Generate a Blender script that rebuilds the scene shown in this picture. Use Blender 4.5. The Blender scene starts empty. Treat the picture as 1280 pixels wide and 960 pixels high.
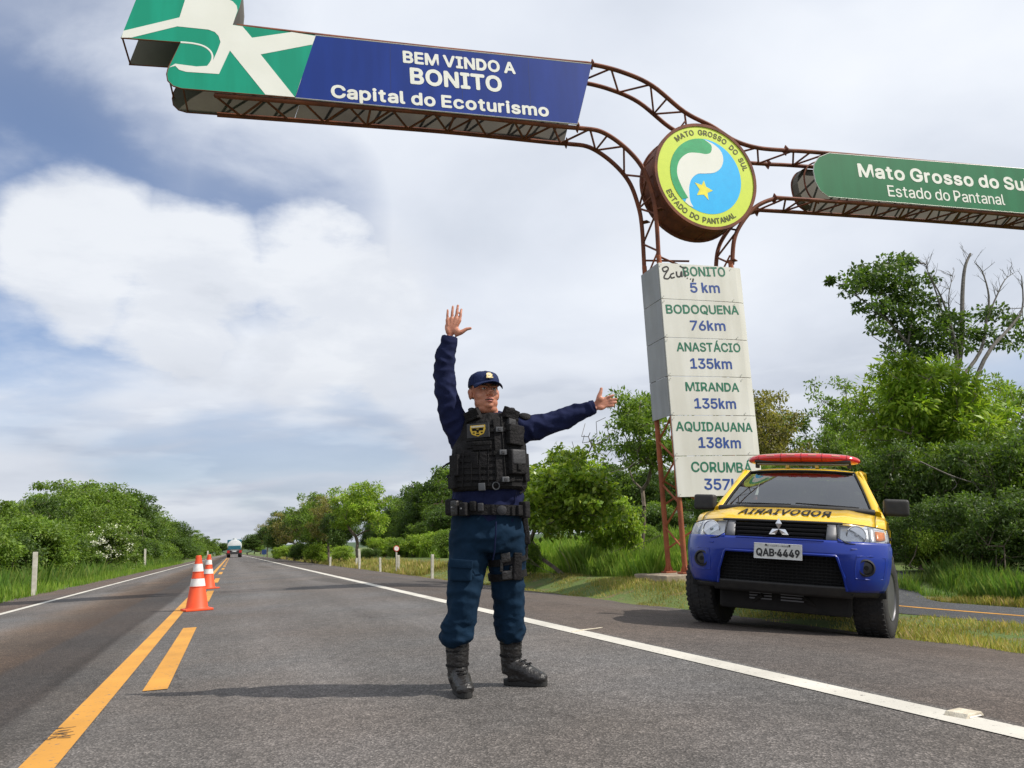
import bpy, bmesh, math, random
import numpy as np
from mathutils import Vector, Matrix, noise
R_ = math.radians
scene = bpy.context.scene
# ------------------------------------------------------------------ camera
FPX = 975.0; CH = 0.8
def _axes():
    d = Vector((290-640, 480-691, FPX)).normalized()
    rl = R_(2.5)
    u = Vector((math.cos(rl), math.sin(rl), 0)).cross(d)
    if u.y < 0: u = -u
    u.normalize()
    r = u.cross(d)
    if r.x < 0: r = -r
    return r, d, u
AX, AY, AZ = _axes()
cd = bpy.data.cameras.new('camera'); cam = bpy.data.objects.new('camera', cd)
scene.collection.objects.link(cam); scene.camera = cam
cd.sensor_width = 36; cd.lens = FPX/1280*36; cd.clip_end = 8000; cd.clip_start = 0.05
cam.matrix_world = Matrix(((AX.x, AX.y, -AX.z, 0), (AY.x, AY.y, -AY.z, 0), (AZ.x, AZ.y, -AZ.z, CH), (0, 0, 0, 1)))
# ------------------------------------------------------------------ sky and sun
SUN = Vector((0.81, -0.52, 1.0)).normalized()
w = bpy.data.worlds.new('World'); scene.world = w; w.use_nodes = True
nt = w.node_tree; nt.nodes.clear()
def N(t, **k):
    n = nt.nodes.new(t)
    for a, b in k.items(): setattr(n, a, b)
    return n
def Lk(a, b): nt.links.new(a, b)
sky = N('ShaderNodeTexSky', sky_type='NISHITA', sun_disc=False)
sky.sun_elevation = math.asin(SUN.z); sky.sun_rotation = math.atan2(SUN.x, SUN.y)
sky.air_density = 1.0; sky.dust_density = 1.2; sky.ozone_density = 1.5
skm = N('ShaderNodeMixRGB', blend_type='MULTIPLY'); skm.inputs[0].default_value = 1
Lk(sky.outputs[0], skm.inputs[1]); skm.inputs[2].default_value = (0.82, 0.92, 1.10, 1)
tc = N('ShaderNodeTexCoord')
sep = N('ShaderNodeSeparateXYZ'); Lk(tc.outputs['Generated'], sep.inputs[0])
def math_(op, a, b=None):
    n = N('ShaderNodeMath', operation=op)
    for i, v in enumerate((a, b)):
        if v is None: continue
        if isinstance(v, (int, float)): n.inputs[i].default_value = v
        else: Lk(v, n.inputs[i])
    return n.outputs[0]
zc = math_('ADD', math_('MAXIMUM', sep.outputs[2], 0.0), 0.22)
cx_ = math_('DIVIDE', sep.outputs[0], zc); cy_ = math_('DIVIDE', sep.outputs[1], zc)
cmb = N('ShaderNodeCombineXYZ'); Lk(cx_, cmb.inputs[0]); Lk(cy_, cmb.inputs[1])
def noi(vec, scale, detail, rough=0.55, dist=0.0):
    n = N('ShaderNodeTexNoise'); n.inputs['Scale'].default_value = scale
    n.inputs['Detail'].default_value = detail; n.inputs['Roughness'].default_value = rough
    n.inputs['Distortion'].default_value = dist; Lk(vec, n.inputs['Vector']); return n.outputs[0]
def ramp(f, pts, inter='EASE'):
    n = N('ShaderNodeValToRGB'); n.color_ramp.interpolation = inter
    e = n.color_ramp.elements
    e[0].position, e[0].color = pts[0][0], pts[0][1]; e[1].position, e[1].color = pts[1][0], pts[1][1]
    for p, c in pts[2:]:
        q = e.new(p); q.color = c
    Lk(f, n.inputs[0]); return n.outputs[0]
off = N('ShaderNodeVectorMath', operation='ADD'); Lk(cmb.outputs[0], off.inputs[0]); off.inputs[1].default_value = (3.1, 1.7, 0)
P = off.outputs[0]
g1 = lambda v: (v, v, v, 1)
def blob(dirv, lo, hi):
    d = N('ShaderNodeVectorMath', operation='DOT_PRODUCT'); Lk(tc.outputs['Generated'], d.inputs[0]); d.inputs[1].default_value = Vector(dirv).normalized()
    m = N('ShaderNodeMapRange'); m.interpolation_type = 'SMOOTHSTEP'; Lk(d.outputs['Value'], m.inputs[0])
    m.inputs[1].default_value = lo; m.inputs[2].default_value = hi; return m.outputs[0]
def dirof(px, py):
    v = Vector((px-640, 480-py, FPX)); return Vector((AX.dot(v), AY.dot(v), AZ.dot(v))).normalized()
big = noi(P, 0.75, 5, 0.5, 0.3)
cover = ramp(big, [(0.30, g1(0.45)), (0.46, g1(1.0))])
# the sheet of cloud is thin and broken low in the north-west
wis = noi(P, 2.3, 7, 0.55, 0.25)
hole = math_('MAXIMUM', blob(dirof(10, 250), 0.95, 0.997), math_('MULTIPLY', blob(dirof(330, 262), 0.985, 0.9992), 0.9))
hole = math_('MAXIMUM', hole, math_('MULTIPLY', blob(dirof(60, 90), 0.94, 0.998), 0.75))
hole = math_('MULTIPLY', hole, ramp(wis, [(0.42, g1(1.0)), (0.70, g1(0.45))]))
cover = math_('MULTIPLY', cover, math_('SUBTRACT', 1.0, hole))
# one large cumulus bank below that opening
bb_ = math_('MAXIMUM', blob(dirof(110, 320), 0.992, 0.9998), math_('MAXIMUM', blob(dirof(235, 360), 0.990, 0.9998), math_('MULTIPLY', blob(dirof(420, 385), 0.984, 0.9995), 0.9)))
bn = noi(P, 2.4, 9, 0.60)
bk_ = math_('ADD', bb_, math_('MULTIPLY', math_('SUBTRACT', bn, 0.5), 2.0))
bank = ramp(bk_, [(0.12, g1(0.0)), (0.85, g1(0.92))])
cover = math_('MINIMUM', math_('ADD', math_('MAXIMUM', cover, bank), 0.12), 1.0)
sh = noi(P, 1.15, 6, 0.5, 0.25)
ccol = ramp(sh, [(0.28, (0.56, 0.61, 0.70, 1)), (0.45, (0.70, 0.745, 0.83, 1)), (0.60, (0.80, 0.84, 0.91, 1)), (0.74, (0.88, 0.91, 0.96, 1))], 'LINEAR')
bcol = ramp(noi(P, 1.7, 8, 0.58, 0.3), [(0.34, (0.60, 0.64, 0.71, 1)), (0.48, (0.70, 0.735, 0.80, 1)), (0.62, (0.79, 0.82, 0.87, 1))], 'EASE')
cm = N('ShaderNodeMixRGB'); Lk(bank, cm.inputs[0]); Lk(ccol, cm.inputs[1]); Lk(bcol, cm.inputs[2])
# small flat grey cumulus in the distance, and the sheet greying toward the horizon
sc_ = N('ShaderNodeVectorMath', operation='MULTIPLY'); Lk(tc.outputs['Generated'], sc_.inputs[0]); sc_.inputs[1].default_value = (3.0, 3.0, 15.0)
lowc = noi(sc_.outputs[0], 1.5, 5, 0.5)
lm_ = N('ShaderNodeMapRange'); lm_.interpolation_type = 'SMOOTHSTEP'; Lk(sep.outputs[2], lm_.inputs[0]); lm_.inputs[1].default_value = .26; lm_.inputs[2].default_value = .10
lcf = math_('MULTIPLY', ramp(lowc, [(0.50, g1(0.0)), (0.60, g1(1.0))]), lm_.outputs[0])
lmix = N('ShaderNodeMixRGB', blend_type='MULTIPLY'); Lk(math_('MULTIPLY', lcf, 0.75), lmix.inputs[0]); Lk(cm.outputs[0], lmix.inputs[1]); lmix.inputs[2].default_value = (0.76, 0.78, 0.83, 1)
hz = N('ShaderNodeMapRange'); Lk(sep.outputs[2], hz.inputs[0]); hz.inputs[1].default_value = 0.0; hz.inputs[2].default_value = 0.25
hz.inputs[3].default_value = 0.80; hz.inputs[4].default_value = 1.0
cc2 = N('ShaderNodeMixRGB', blend_type='MULTIPLY'); cc2.inputs[0].default_value = 1; Lk(lmix.outputs[0], cc2.inputs[1]); Lk(hz.outputs[0], cc2.inputs[2])
bg1 = N('ShaderNodeBackground'); Lk(skm.outputs[0], bg1.inputs[0]); bg1.inputs[1].default_value = 0.11
bg2 = N('ShaderNodeBackground'); Lk(cc2.outputs[0], bg2.inputs[0]); bg2.inputs[1].default_value = 1.0
mx = N('ShaderNodeMixShader'); Lk(cover, mx.inputs[0]); Lk(bg1.outputs[0], mx.inputs[1]); Lk(bg2.outputs[0], mx.inputs[2])
wo = N('ShaderNodeOutputWorld'); Lk(mx.outputs[0], wo.inputs[0])
sl = bpy.data.lights.new('sun', 'SUN'); so = bpy.data.objects.new('sun', sl); scene.collection.objects.link(so)
sl.energy = 4.5; sl.angle = R_(0.6); sl.color = (1.0, 0.94, 0.85)
so.rotation_mode = 'QUATERNION'; so.rotation_quaternion = (-SUN).to_track_quat('-Z', 'Y')
scene.view_settings.view_transform = 'Standard'; scene.view_settings.look = 'None'
scene.view_settings.exposure = 0.12; scene.view_settings.gamma = 1.0

# ------------------------------------------------------------------ measuring: where a line of sight meets a plane of the site
def ray(px, py):
    v = Vector((px-640, 480-py, FPX)); return Vector((AX.dot(v), AY.dot(v), AZ.dot(v)))
def on_plane(px, py, base, nrm, dist=0.0):
    r = ray(px, py); n = Vector(nrm); t = (n.dot(Vector(base))+dist - n.dot(Vector((0, 0, CH))))/n.dot(r)
    return r*t + Vector((0, 0, CH))
def path_x(y): return 8.3+2.1*sst(8.8, 12.2, y)*sst(30, 22, y)-.1
def sst(a, b, x):
    t = min(1, max(0, (x-a)/(b-a))) ; return t*t*(3-2*t)
def terrain(X, Y):
    z = 0.0
    if X > 3:
        t = min(X, 6.3)-3; z = -(.03*t+.02*t*t)
        if X > 6.3: z -= .03*sst(6.3, 7.0, X)
        k = sst(9.0, 11.5, Y)*sst(6.2, 7.3, X); z = z*(1-k) - .06*k
        if X > 16: z += .055*(X-16)*sst(18, 40, Y)*sst(120, 50, Y) if X < 50 else .055*34*sst(18, 40, Y)*sst(120, 50, Y)
    elif X < -4.4:
        z = -.05*sst(-4.4, -7, X)
    return z
def ground_at(px, py):
    r = ray(px, py); z = 0
    for _ in range(60):
        t = (z-CH)/r.z; p = r*t; z = z*.5+.5*terrain(p.x, p.y)
    return Vector((p.x, p.y, z))
def col_at(px, Y, z=0.0):
    # X of a thing standing at picture column px and road distance Y
    py = 691-.0437*(px-290)+8
    for _ in range(6):
        r = ray(px, py); X = r.x/r.y*Y
        q = Vector((X, Y, z-CH)); depth = (AX*q.x+AY*q.y+AZ*q.z).z; yy = (AX*q.x+AY*q.y+AZ*q.z).y
        py = 480-FPX*yy/depth
    return X
def top_at(px, py, Y):
    r = ray(px, py); return r.z/r.y*Y+CH

# ------------------------------------------------------------------ materials
MATS = {}
def mat(name, col, col2=None, rough=0.6, metal=0.0, scale=8.0, bump=0.0, bscale=None, coat=0.0, spec=0.5, detail=6, fac=(0.35, 0.65), sub=0.0, emit=None, trans=0.0, streak=0.0):
    m = bpy.data.materials.new(name); m.use_nodes = True; t = m.node_tree; b = t.nodes['Principled BSDF']
    L = t.links.new
    def n(ty): return t.nodes.new(ty)
    tcn = n('ShaderNodeTexCoord')
    b.inputs['Roughness'].default_value = rough; b.inputs['Metallic'].default_value = metal
    b.inputs['Coat Weight'].default_value = coat; b.inputs['Coat Roughness'].default_value = .04
    b.inputs['Specular IOR Level'].default_value = spec
    b.inputs['Base Color'].default_value = (*col, 1)
    if trans: b.inputs['Transmission Weight'].default_value = trans
    if sub: b.inputs['Subsurface Weight'].default_value = sub; b.inputs['Subsurface Scale'].default_value = .01; b.inputs['Subsurface Radius'].default_value = (1, .4, .2)
    if col2 is None: col2 = tuple(c*.8 for c in col)
    nz = n('ShaderNodeTexNoise'); nz.inputs['Scale'].default_value = scale; nz.inputs['Detail'].default_value = detail
    L(tcn.outputs['Object'], nz.inputs['Vector'])
    rp = n('ShaderNodeValToRGB'); L(nz.outputs[0], rp.inputs[0])
    rp.color_ramp.elements[0].position = fac[0]; rp.color_ramp.elements[0].color = (*col, 1)
    rp.color_ramp.elements[1].position = fac[1]; rp.color_ramp.elements[1].color = (*col2, 1)
    L(rp.outputs[0], b.inputs['Base Color'])
    if streak:
        # dirt washed down the sheet: noise drawn out along the vertical
        mpn = n('ShaderNodeMapping'); mpn.inputs['Scale'].default_value = (2.2, 2.2, .30); L(tcn.outputs['Object'], mpn.inputs[0])
        sz = n('ShaderNodeTexNoise'); sz.inputs['Scale'].default_value = 1.6; sz.inputs['Detail'].default_value = 6; L(mpn.outputs[0], sz.inputs['Vector'])
        sr = n('ShaderNodeValToRGB'); L(sz.outputs[0], sr.inputs[0]); sr.color_ramp.elements[0].position = .40; sr.color_ramp.elements[1].position = .62
        sr.color_ramp.elements[0].color = (1-streak, 1-streak*1.1, 1-streak*1.3, 1); sr.color_ramp.elements[1].color = (1, 1, 1, 1)
        sm_ = n('ShaderNodeMixRGB'); sm_.blend_type = 'MULTIPLY'; sm_.inputs[0].default_value = 1; L(rp.outputs[0], sm_.inputs[1]); L(sr.outputs[0], sm_.inputs[2]); L(sm_.outputs[0], b.inputs['Base Color'])
    if bump:
        bz = n('ShaderNodeTexNoise'); bz.inputs['Scale'].default_value = bscale or scale*4; bz.inputs['Detail'].default_value = 5
        L(tcn.outputs['Object'], bz.inputs['Vector'])
        bp = n('ShaderNodeBump'); bp.inputs['Strength'].default_value = bump; bp.inputs['Distance'].default_value = .02
        L(bz.outputs[0], bp.inputs['Height']); L(bp.outputs[0], b.inputs['Normal'])
    if emit: b.inputs['Emission Color'].default_value = (*emit[0], 1); b.inputs['Emission Strength'].default_value = emit[1]
    MATS[name] = m; return m
def leafmat(name, c1, c2, c3, tr=0.35, rough=.5, white=0.0):
    m = bpy.data.materials.new(name); m.use_nodes = True; t = m.node_tree; b = t.nodes['Principled BSDF']; L = t.links.new
    g = t.nodes.new('ShaderNodeNewGeometry'); rp = t.nodes.new('ShaderNodeValToRGB'); L(g.outputs['Random Per Island'], rp.inputs[0])
    e = rp.color_ramp.elements; e[0].color = (*c1, 1); e[0].position = 0; e[1].color = (*c3, 1); e[1].position = 1-white if white else 1
    q = e.new(.5); q.color = (*c2, 1)
    if white:
        q = e.new(min(.999, 1-white+.001)); q.color = (.75, .75, .66, 1)
    nz = t.nodes.new('ShaderNodeTexNoise'); nz.inputs['Scale'].default_value = .9; tcn = t.nodes.new('ShaderNodeTexCoord'); L(tcn.outputs['Object'], nz.inputs['Vector'])
    mr = t.nodes.new('ShaderNodeMapRange'); L(nz.outputs[0], mr.inputs[0]); mr.inputs[1].default_value = .3; mr.inputs[2].default_value = .7; mr.inputs[3].default_value = .65; mr.inputs[4].default_value = 1.35
    mm = t.nodes.new('ShaderNodeMixRGB'); mm.blend_type = 'MULTIPLY'; mm.inputs[0].default_value = 1; L(rp.outputs[0], mm.inputs[1]); L(mr.outputs[0], mm.inputs[2])
    L(mm.outputs[0], b.inputs['Base Color']); b.inputs['Roughness'].default_value = rough; b.inputs['Specular IOR Level'].default_value = .35
    tl = t.nodes.new('ShaderNodeBsdfTranslucent'); br = t.nodes.new('ShaderNodeMixRGB'); br.blend_type = 'MULTIPLY'; br.inputs[0].default_value = 1
    br.inputs[2].default_value = (1.5, 1.6, .7, 1); L(mm.outputs[0], br.inputs[1]); L(br.outputs[0], tl.inputs[0])
    mx = t.nodes.new('ShaderNodeMixShader'); mx.inputs[0].default_value = tr; L(b.outputs[0], mx.inputs[1]); L(tl.outputs[0], mx.inputs[2])
    L(mx.outputs[0], t.nodes['Material Output'].inputs[0]); MATS[name] = m; return m
def glassmat(name, tint, refl=.12, rough=.02):
    m = bpy.data.materials.new(name); m.use_nodes = True; t = m.node_tree; L = t.links.new; t.nodes.remove(t.nodes['Principled BSDF'])
    tr = t.nodes.new('ShaderNodeBsdfTransparent'); tr.inputs[0].default_value = (*tint, 1)
    gl = t.nodes.new('ShaderNodeBsdfGlossy'); gl.inputs['Roughness'].default_value = rough
    fr = t.nodes.new('ShaderNodeFresnel'); fr.inputs[0].default_value = 1.5
    ad = t.nodes.new('ShaderNodeMath'); ad.operation = 'ADD'; ad.use_clamp = True; L(fr.outputs[0], ad.inputs[0]); ad.inputs[1].default_value = refl
    mx = t.nodes.new('ShaderNodeMixShader'); L(ad.outputs[0], mx.inputs[0]); L(tr.outputs[0], mx.inputs[1]); L(gl.outputs[0], mx.inputs[2])
    L(mx.outputs[0], t.nodes['Material Output'].inputs[0]); MATS[name] = m; return m

# ------------------------------------------------------------------ objects
def link(o, parent=None):
    scene.collection.objects.link(o)
    if parent is not None: o.parent = parent
    return o
def tag(o, label=None, cat=None, group=None, kind=None):
    if label: o['label'] = label
    if cat: o['category'] = cat
    if group: o['group'] = group
    if kind: o['kind'] = kind
    return o
def empty(name, loc=(0, 0, 0), rz=0, label=None, cat=None, group=None):
    o = bpy.data.objects.new(name, None); link(o); o.location = loc; o.rotation_euler = (0, 0, rz); o.empty_display_size = .2
    return tag(o, label, cat, group)
class MB:
    def __init__(s): s.v = []; s.f = []
    def add(s, vs, fs, M=None):
        k = len(s.v)
        s.v += [tuple(M @ Vector(v)) if M else tuple(v) for v in vs]; s.f += [tuple(i+k for i in f) for f in fs]; return s
    def box(s, x0, x1, y0, y1, z0, z1, M=None):
        return s.add([(x0, y0, z0), (x1, y0, z0), (x1, y1, z0), (x0, y1, z0), (x0, y0, z1), (x1, y0, z1), (x1, y1, z1), (x0, y1, z1)],
                     [(0, 3, 2, 1), (4, 5, 6, 7), (0, 1, 5, 4), (1, 2, 6, 5), (2, 3, 7, 6), (3, 0, 4, 7)], M)
    def tube(s, pts, r, n=8, M=None, flat=1.0, caps=True):
        pts = [Vector(p) for p in pts]
        rs = r if isinstance(r, (list, tuple)) else [r]*len(pts)
        vs = []; fs = []; up = None
        for i, p in enumerate(pts):
            d = (pts[min(i+1, len(pts)-1)]-pts[max(i-1, 0)]).normalized()
            if up is None:
                up = Vector((0, 0, 1)) if abs(d.z) < .9 else Vector((0, 1, 0))
            a = d.cross(up).normalized(); up = a.cross(d).normalized()
            for k in range(n):
                th = 2*math.pi*k/n; vs.append(p+a*math.cos(th)*rs[i]+up*math.sin(th)*rs[i]*flat)
            if i:
                o = (i-1)*n
                for k in range(n): fs.append((o+k, o+(k+1) % n, o+n+(k+1) % n, o+n+k))
        if caps:
            fs.append(tuple(range(n-1, -1, -1))); fs.append(tuple(range((len(pts)-1)*n, len(pts)*n)))
        return s.add(vs, fs, M)
    def lathe(s, prof, n=24, M=None, closed=False):
        # prof: (radius, height) pairs about z
        vs = [(r*math.cos(2*math.pi*k/n), r*math.sin(2*math.pi*k/n), z) for r, z in prof for k in range(n)]; fs = []
        for i in range(len(prof)-1):
            for k in range(n): fs.append((i*n+k, i*n+(k+1) % n, (i+1)*n+(k+1) % n, (i+1)*n+k))
        if not closed:
            fs.append(tuple(range(n-1, -1, -1))); fs.append(tuple(range((len(prof)-1)*n, len(prof)*n)))
        return s.add(vs, fs, M)
    def prism(s, poly, a, b, M=None, plane='xz'):
        n = len(poly)
        f = (lambda p, w: (p[0], w, p[1])) if plane == 'xz' else ((lambda p, w: (p[0], p[1], w)) if plane == 'xy' else (lambda p, w: (w, p[0], p[1])))
        vs = [f(p, a) for p in poly]+[f(p, b) for p in poly]
        fs = [tuple(range(n)), tuple(range(2*n-1, n-1, -1))]+[(i, (i+1) % n, (i+1) % n+n, i+n) for i in range(n)]
        return s.add(vs, fs, M)
    def ell(s, c, r, n=14, m=9, M=None):
        vs = []; fs = []
        for i in range(m+1):
            ph = math.pi*i/m-math.pi/2
            for k in range(n):
                th = 2*math.pi*k/n; vs.append((c[0]+r[0]*math.cos(ph)*math.cos(th), c[1]+r[1]*math.cos(ph)*math.sin(th), c[2]+r[2]*math.sin(ph)))
        for i in range(m):
            for k in range(n): fs.append((i*n+k, i*n+(k+1) % n, (i+1)*n+(k+1) % n, (i+1)*n+k))
        return s.add(vs, fs, M)
    def build(s, name, m, parent=None, smooth=False, bevel=0, seg=2, label=None, kind=None):
        me = bpy.data.meshes.new(name); me.from_pydata(s.v, [], s.f)
        bm = bmesh.new(); bm.from_mesh(me); bmesh.ops.recalc_face_normals(bm, faces=bm.faces)
        if bevel:
            ed = [e for e in bm.edges if len(e.link_faces) == 2 and e.calc_face_angle(0) > .5]
            bmesh.ops.bevel(bm, geom=ed, offset=bevel, segments=seg, affect='EDGES', profile=.6, clamp_overlap=True)
        bm.to_mesh(me); bm.free()
        if smooth:
            for p in me.polygons: p.use_smooth = True
            try: me.set_sharp_from_angle(angle=R_(45 if smooth is True else smooth))
            except Exception: pass
        me.materials.append(MATS[m] if isinstance(m, str) else m)
        o = bpy.data.objects.new(name, me); link(o, parent)
        if label: o['label'] = label
        if kind: o['kind'] = kind
        return o
def copy_tree(o, parent=None):
    c = o.copy(); scene.collection.objects.link(c)
    if parent: c.parent = parent
    for ch in list(o.children): copy_tree(ch, c)
    return c
def glyphs(s, w_=None, cap=None, offset=.02, extrude=.004, spacing=1.0):
    cu = bpy.data.curves.new('lettering', 'FONT'); cu.body = s; cu.size = 1; cu.offset = 0;
    if FONT: cu.font = FONT
    cu.space_character = 1.0+offset*2.0
    cu.extrude = 0; cu.resolution_u = 4; cu.space_character = spacing
    o = bpy.data.objects.new('lettering', cu); scene.collection.objects.link(o)
    dg = bpy.context.evaluated_depsgraph_get(); me = bpy.data.meshes.new_from_object(o.evaluated_get(dg))
    bpy.data.objects.remove(o); bpy.data.curves.remove(cu)
    co = [v.co.copy() for v in me.vertices]; x0 = min(c.x for c in co); x1 = max(c.x for c in co)
    sy = cap/CAPH if cap else 1; sx = w_/(x1-x0) if w_ else sy
    return [((c.x-x0)*sx, c.y*sy) for c in co], [tuple(p.vertices) for p in me.polygons], (x1-x0)*sx
FONT = None
try: FONT = bpy.data.fonts.load(bpy.utils.system_resource('DATAFILES', path='fonts')+'/Inter.woff2')
except Exception: FONT = None
def stack(mb, vs, fs, r, M=None, axis=1):
    # weight of the strokes: the flat glyphs are laid in thin layers shifted by r
    # every face gets its own tiny depth, since glyph outlines overlap themselves
    nv_, nf_ = [], []; rg = random.Random(len(vs))
    for f in fs:
        e = rg.random()*.00011; k = len(nv_); nv_ += [(vs[i][0], vs[i][1]-e, vs[i][2]) for i in f]; nf_.append(tuple(range(k, k+len(f))))
    vs, fs = nv_, nf_
    for a in range(9):
        if a and r <= 0: break
        du, dv = (0, 0) if a == 0 else (r*math.cos(a*math.pi/4), r*math.sin(a*math.pi/4))
        mb.add([(v[0]+du, v[1]-.00015*a, v[2]+dv) for v in vs], fs, M)
CAPH = 1.0
CAPH = max(v[1] for v in glyphs('H', None, None, 0)[0])
GLY = {}
def glyph(ch):
    if ch in GLY: return GLY[ch]
    h = CAPH; t = .135*h
    if ch == 'D':
        o = [(0, 0)]+[(.36*h+.40*h*math.sin(a), .5*h-.5*h*math.cos(a)) for a in [i*math.pi/14 for i in range(15)]]+[(0, h)]
        q = [(t, t)]+[(.35*h+.275*h*math.sin(a), .5*h-(.5*h-t)*math.cos(a)) for a in [i*math.pi/14 for i in range(15)]]+[(t, h-t)]
        n = len(o); r = (o+q, [(i, (i+1) % n, n+(i+1) % n, n+i) for i in range(n)], .76*h)
    elif ch == 'k':
        P_ = [(0, 0), (t, 0), (t, 1.03*h), (0, 1.03*h), (t*.9, .24*h), (t*.9, .42*h), (.37*h, .76*h), (.54*h, .76*h), (.20*h, .43*h), (.30*h, .50*h), (.56*h, 0), (.40*h, 0)]
        r = (P_, [(0, 1, 2, 3), (4, 7, 6, 5), (8, 11, 10, 9)], .56*h)
    else:
        v, f, w_ = glyphs(ch, None, CAPH, 0); r = (v, f, w_)
    GLY[ch] = r; return r
def text_mesh(s, w_=None, cap=None, offset=.02):
    if cap is None: cap = CAPH
    pen = 0; vs = []; fs = []; gap = CAPH*(.13+offset*1.6)
    for ch in s:
        if ch == ' ': pen += CAPH*.30; continue
        v, f, wd = glyph(ch); k = len(vs); g = gap*(.55 if ch in 'AVJTLC·,.' else 1)
        if vs: pen += g/2
        vs += [(x+pen, y) for x, y in v]; fs += [tuple(i+k for i in q) for q in f]; pen += wd+g/2
    if not vs: return [], [], cap*.3
    x0 = min(v[0] for v in vs); x1 = max(v[0] for v in vs); sy = cap/CAPH; sx = w_/(x1-x0) if w_ else sy
    return [((x-x0)*sx, y*sy) for x, y in vs], fs, (x1-x0)*sx
def text_on(name, s, a, b, cap, y, m, parent, offset=.03, surf=None):
    # lettering whose baseline runs from a to b (x, z) in the plane y of the parent, facing -y
    a = Vector(a); b = Vector(b); d = (b-a); L = d.length; d.normalize(); nrm = Vector((-d.y, d.x))
    vs, fs, _ = text_mesh(s, L, cap, offset)
    mb = MB()
    stack(mb, [(a.x+d.x*u+nrm.x*v, y, a.y+d.y*u+nrm.y*v) for u, v in vs], fs, offset*cap*1.25)
    if surf: mb.v = [(v[0], surf(v[0])+(v[1]-y), v[2]) for v in mb.v]
    return mb.build(name, m, parent)
def spl(pts, k=6):
    # Catmull-Rom through points
    P_ = [Vector(p) for p in pts]; out = []
    for i in range(len(P_)-1):
        p0 = P_[max(i-1, 0)]; p1 = P_[i]; p2 = P_[i+1]; p3 = P_[min(i+2, len(P_)-1)]
        for j in range(k):
            t = j/k; out.append(.5*((2*p1)+(p2-p0)*t+(2*p0-5*p1+4*p2-p3)*t*t+(3*p1-p0-3*p2+p3)*t**3))
    out.append(P_[-1]); return out

# ------------------------------------------------------------------ ground
def sheet(name, xs, ys, zf, m, kind='structure'):
    vs = [(x, y, zf(x, y)) for y in ys for x in xs]; n = len(xs)
    fs = [(j*n+i, j*n+i+1, (j+1)*n+i+1, (j+1)*n+i) for j in range(len(ys)-1) for i in range(n-1)]
    me = bpy.data.meshes.new(name); me.from_pydata(vs, [], fs)
    for p in me.polygons: p.use_smooth = True
    me.materials.append(MATS[m]); o = bpy.data.objects.new(name, me); link(o); o['kind'] = kind; return o
def nodes_of(name):
    m = bpy.data.materials.new(name); m.use_nodes = True; MATS[name] = m
    t = m.node_tree; return t, t.nodes['Principled BSDF'], t.links.new
def grass_ground():
    t, b, L = nodes_of('grass_ground'); tcn = t.nodes.new('ShaderNodeTexCoord')
    def nz(s, d=5):
        n = t.nodes.new('ShaderNodeTexNoise'); n.inputs['Scale'].default_value = s; n.inputs['Detail'].default_value = d; L(tcn.outputs['Object'], n.inputs['Vector']); return n.outputs[0]
    def rp(f, a, b_, p=(.35, .65)):
        n = t.nodes.new('ShaderNodeValToRGB'); L(f, n.inputs[0]); e = n.color_ramp.elements; e[0].position = p[0]; e[1].position = p[1]; e[0].color = (*a, 1); e[1].color = (*b_, 1); return n.outputs[0]
    fine = rp(nz(30), (.045, .085, .012), (.12, .18, .035)); patch = rp(nz(.55), (.13, .15, .035), (.07, .13, .02))
    mx = t.nodes.new('ShaderNodeMixRGB'); mx.inputs[0].default_value = .5; L(fine, mx.inputs[1]); L(patch, mx.inputs[2])
    dirt = rp(nz(2.3), (0, 0, 0), (1, 1, 1), (.56, .68)); m2 = t.nodes.new('ShaderNodeMixRGB'); L(dirt, m2.inputs[0]); L(mx.outputs[0], m2.inputs[1]); m2.inputs[2].default_value = (.16, .12, .055, 1)
    L(m2.outputs[0], b.inputs['Base Color']); b.inputs['Roughness'].default_value = .9
    bp = t.nodes.new('ShaderNodeBump'); bp.inputs['Distance'].default_value = .04; L(nz(22), bp.inputs['Height']); L(bp.outputs[0], b.inputs['Normal'])
grass_ground()
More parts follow.
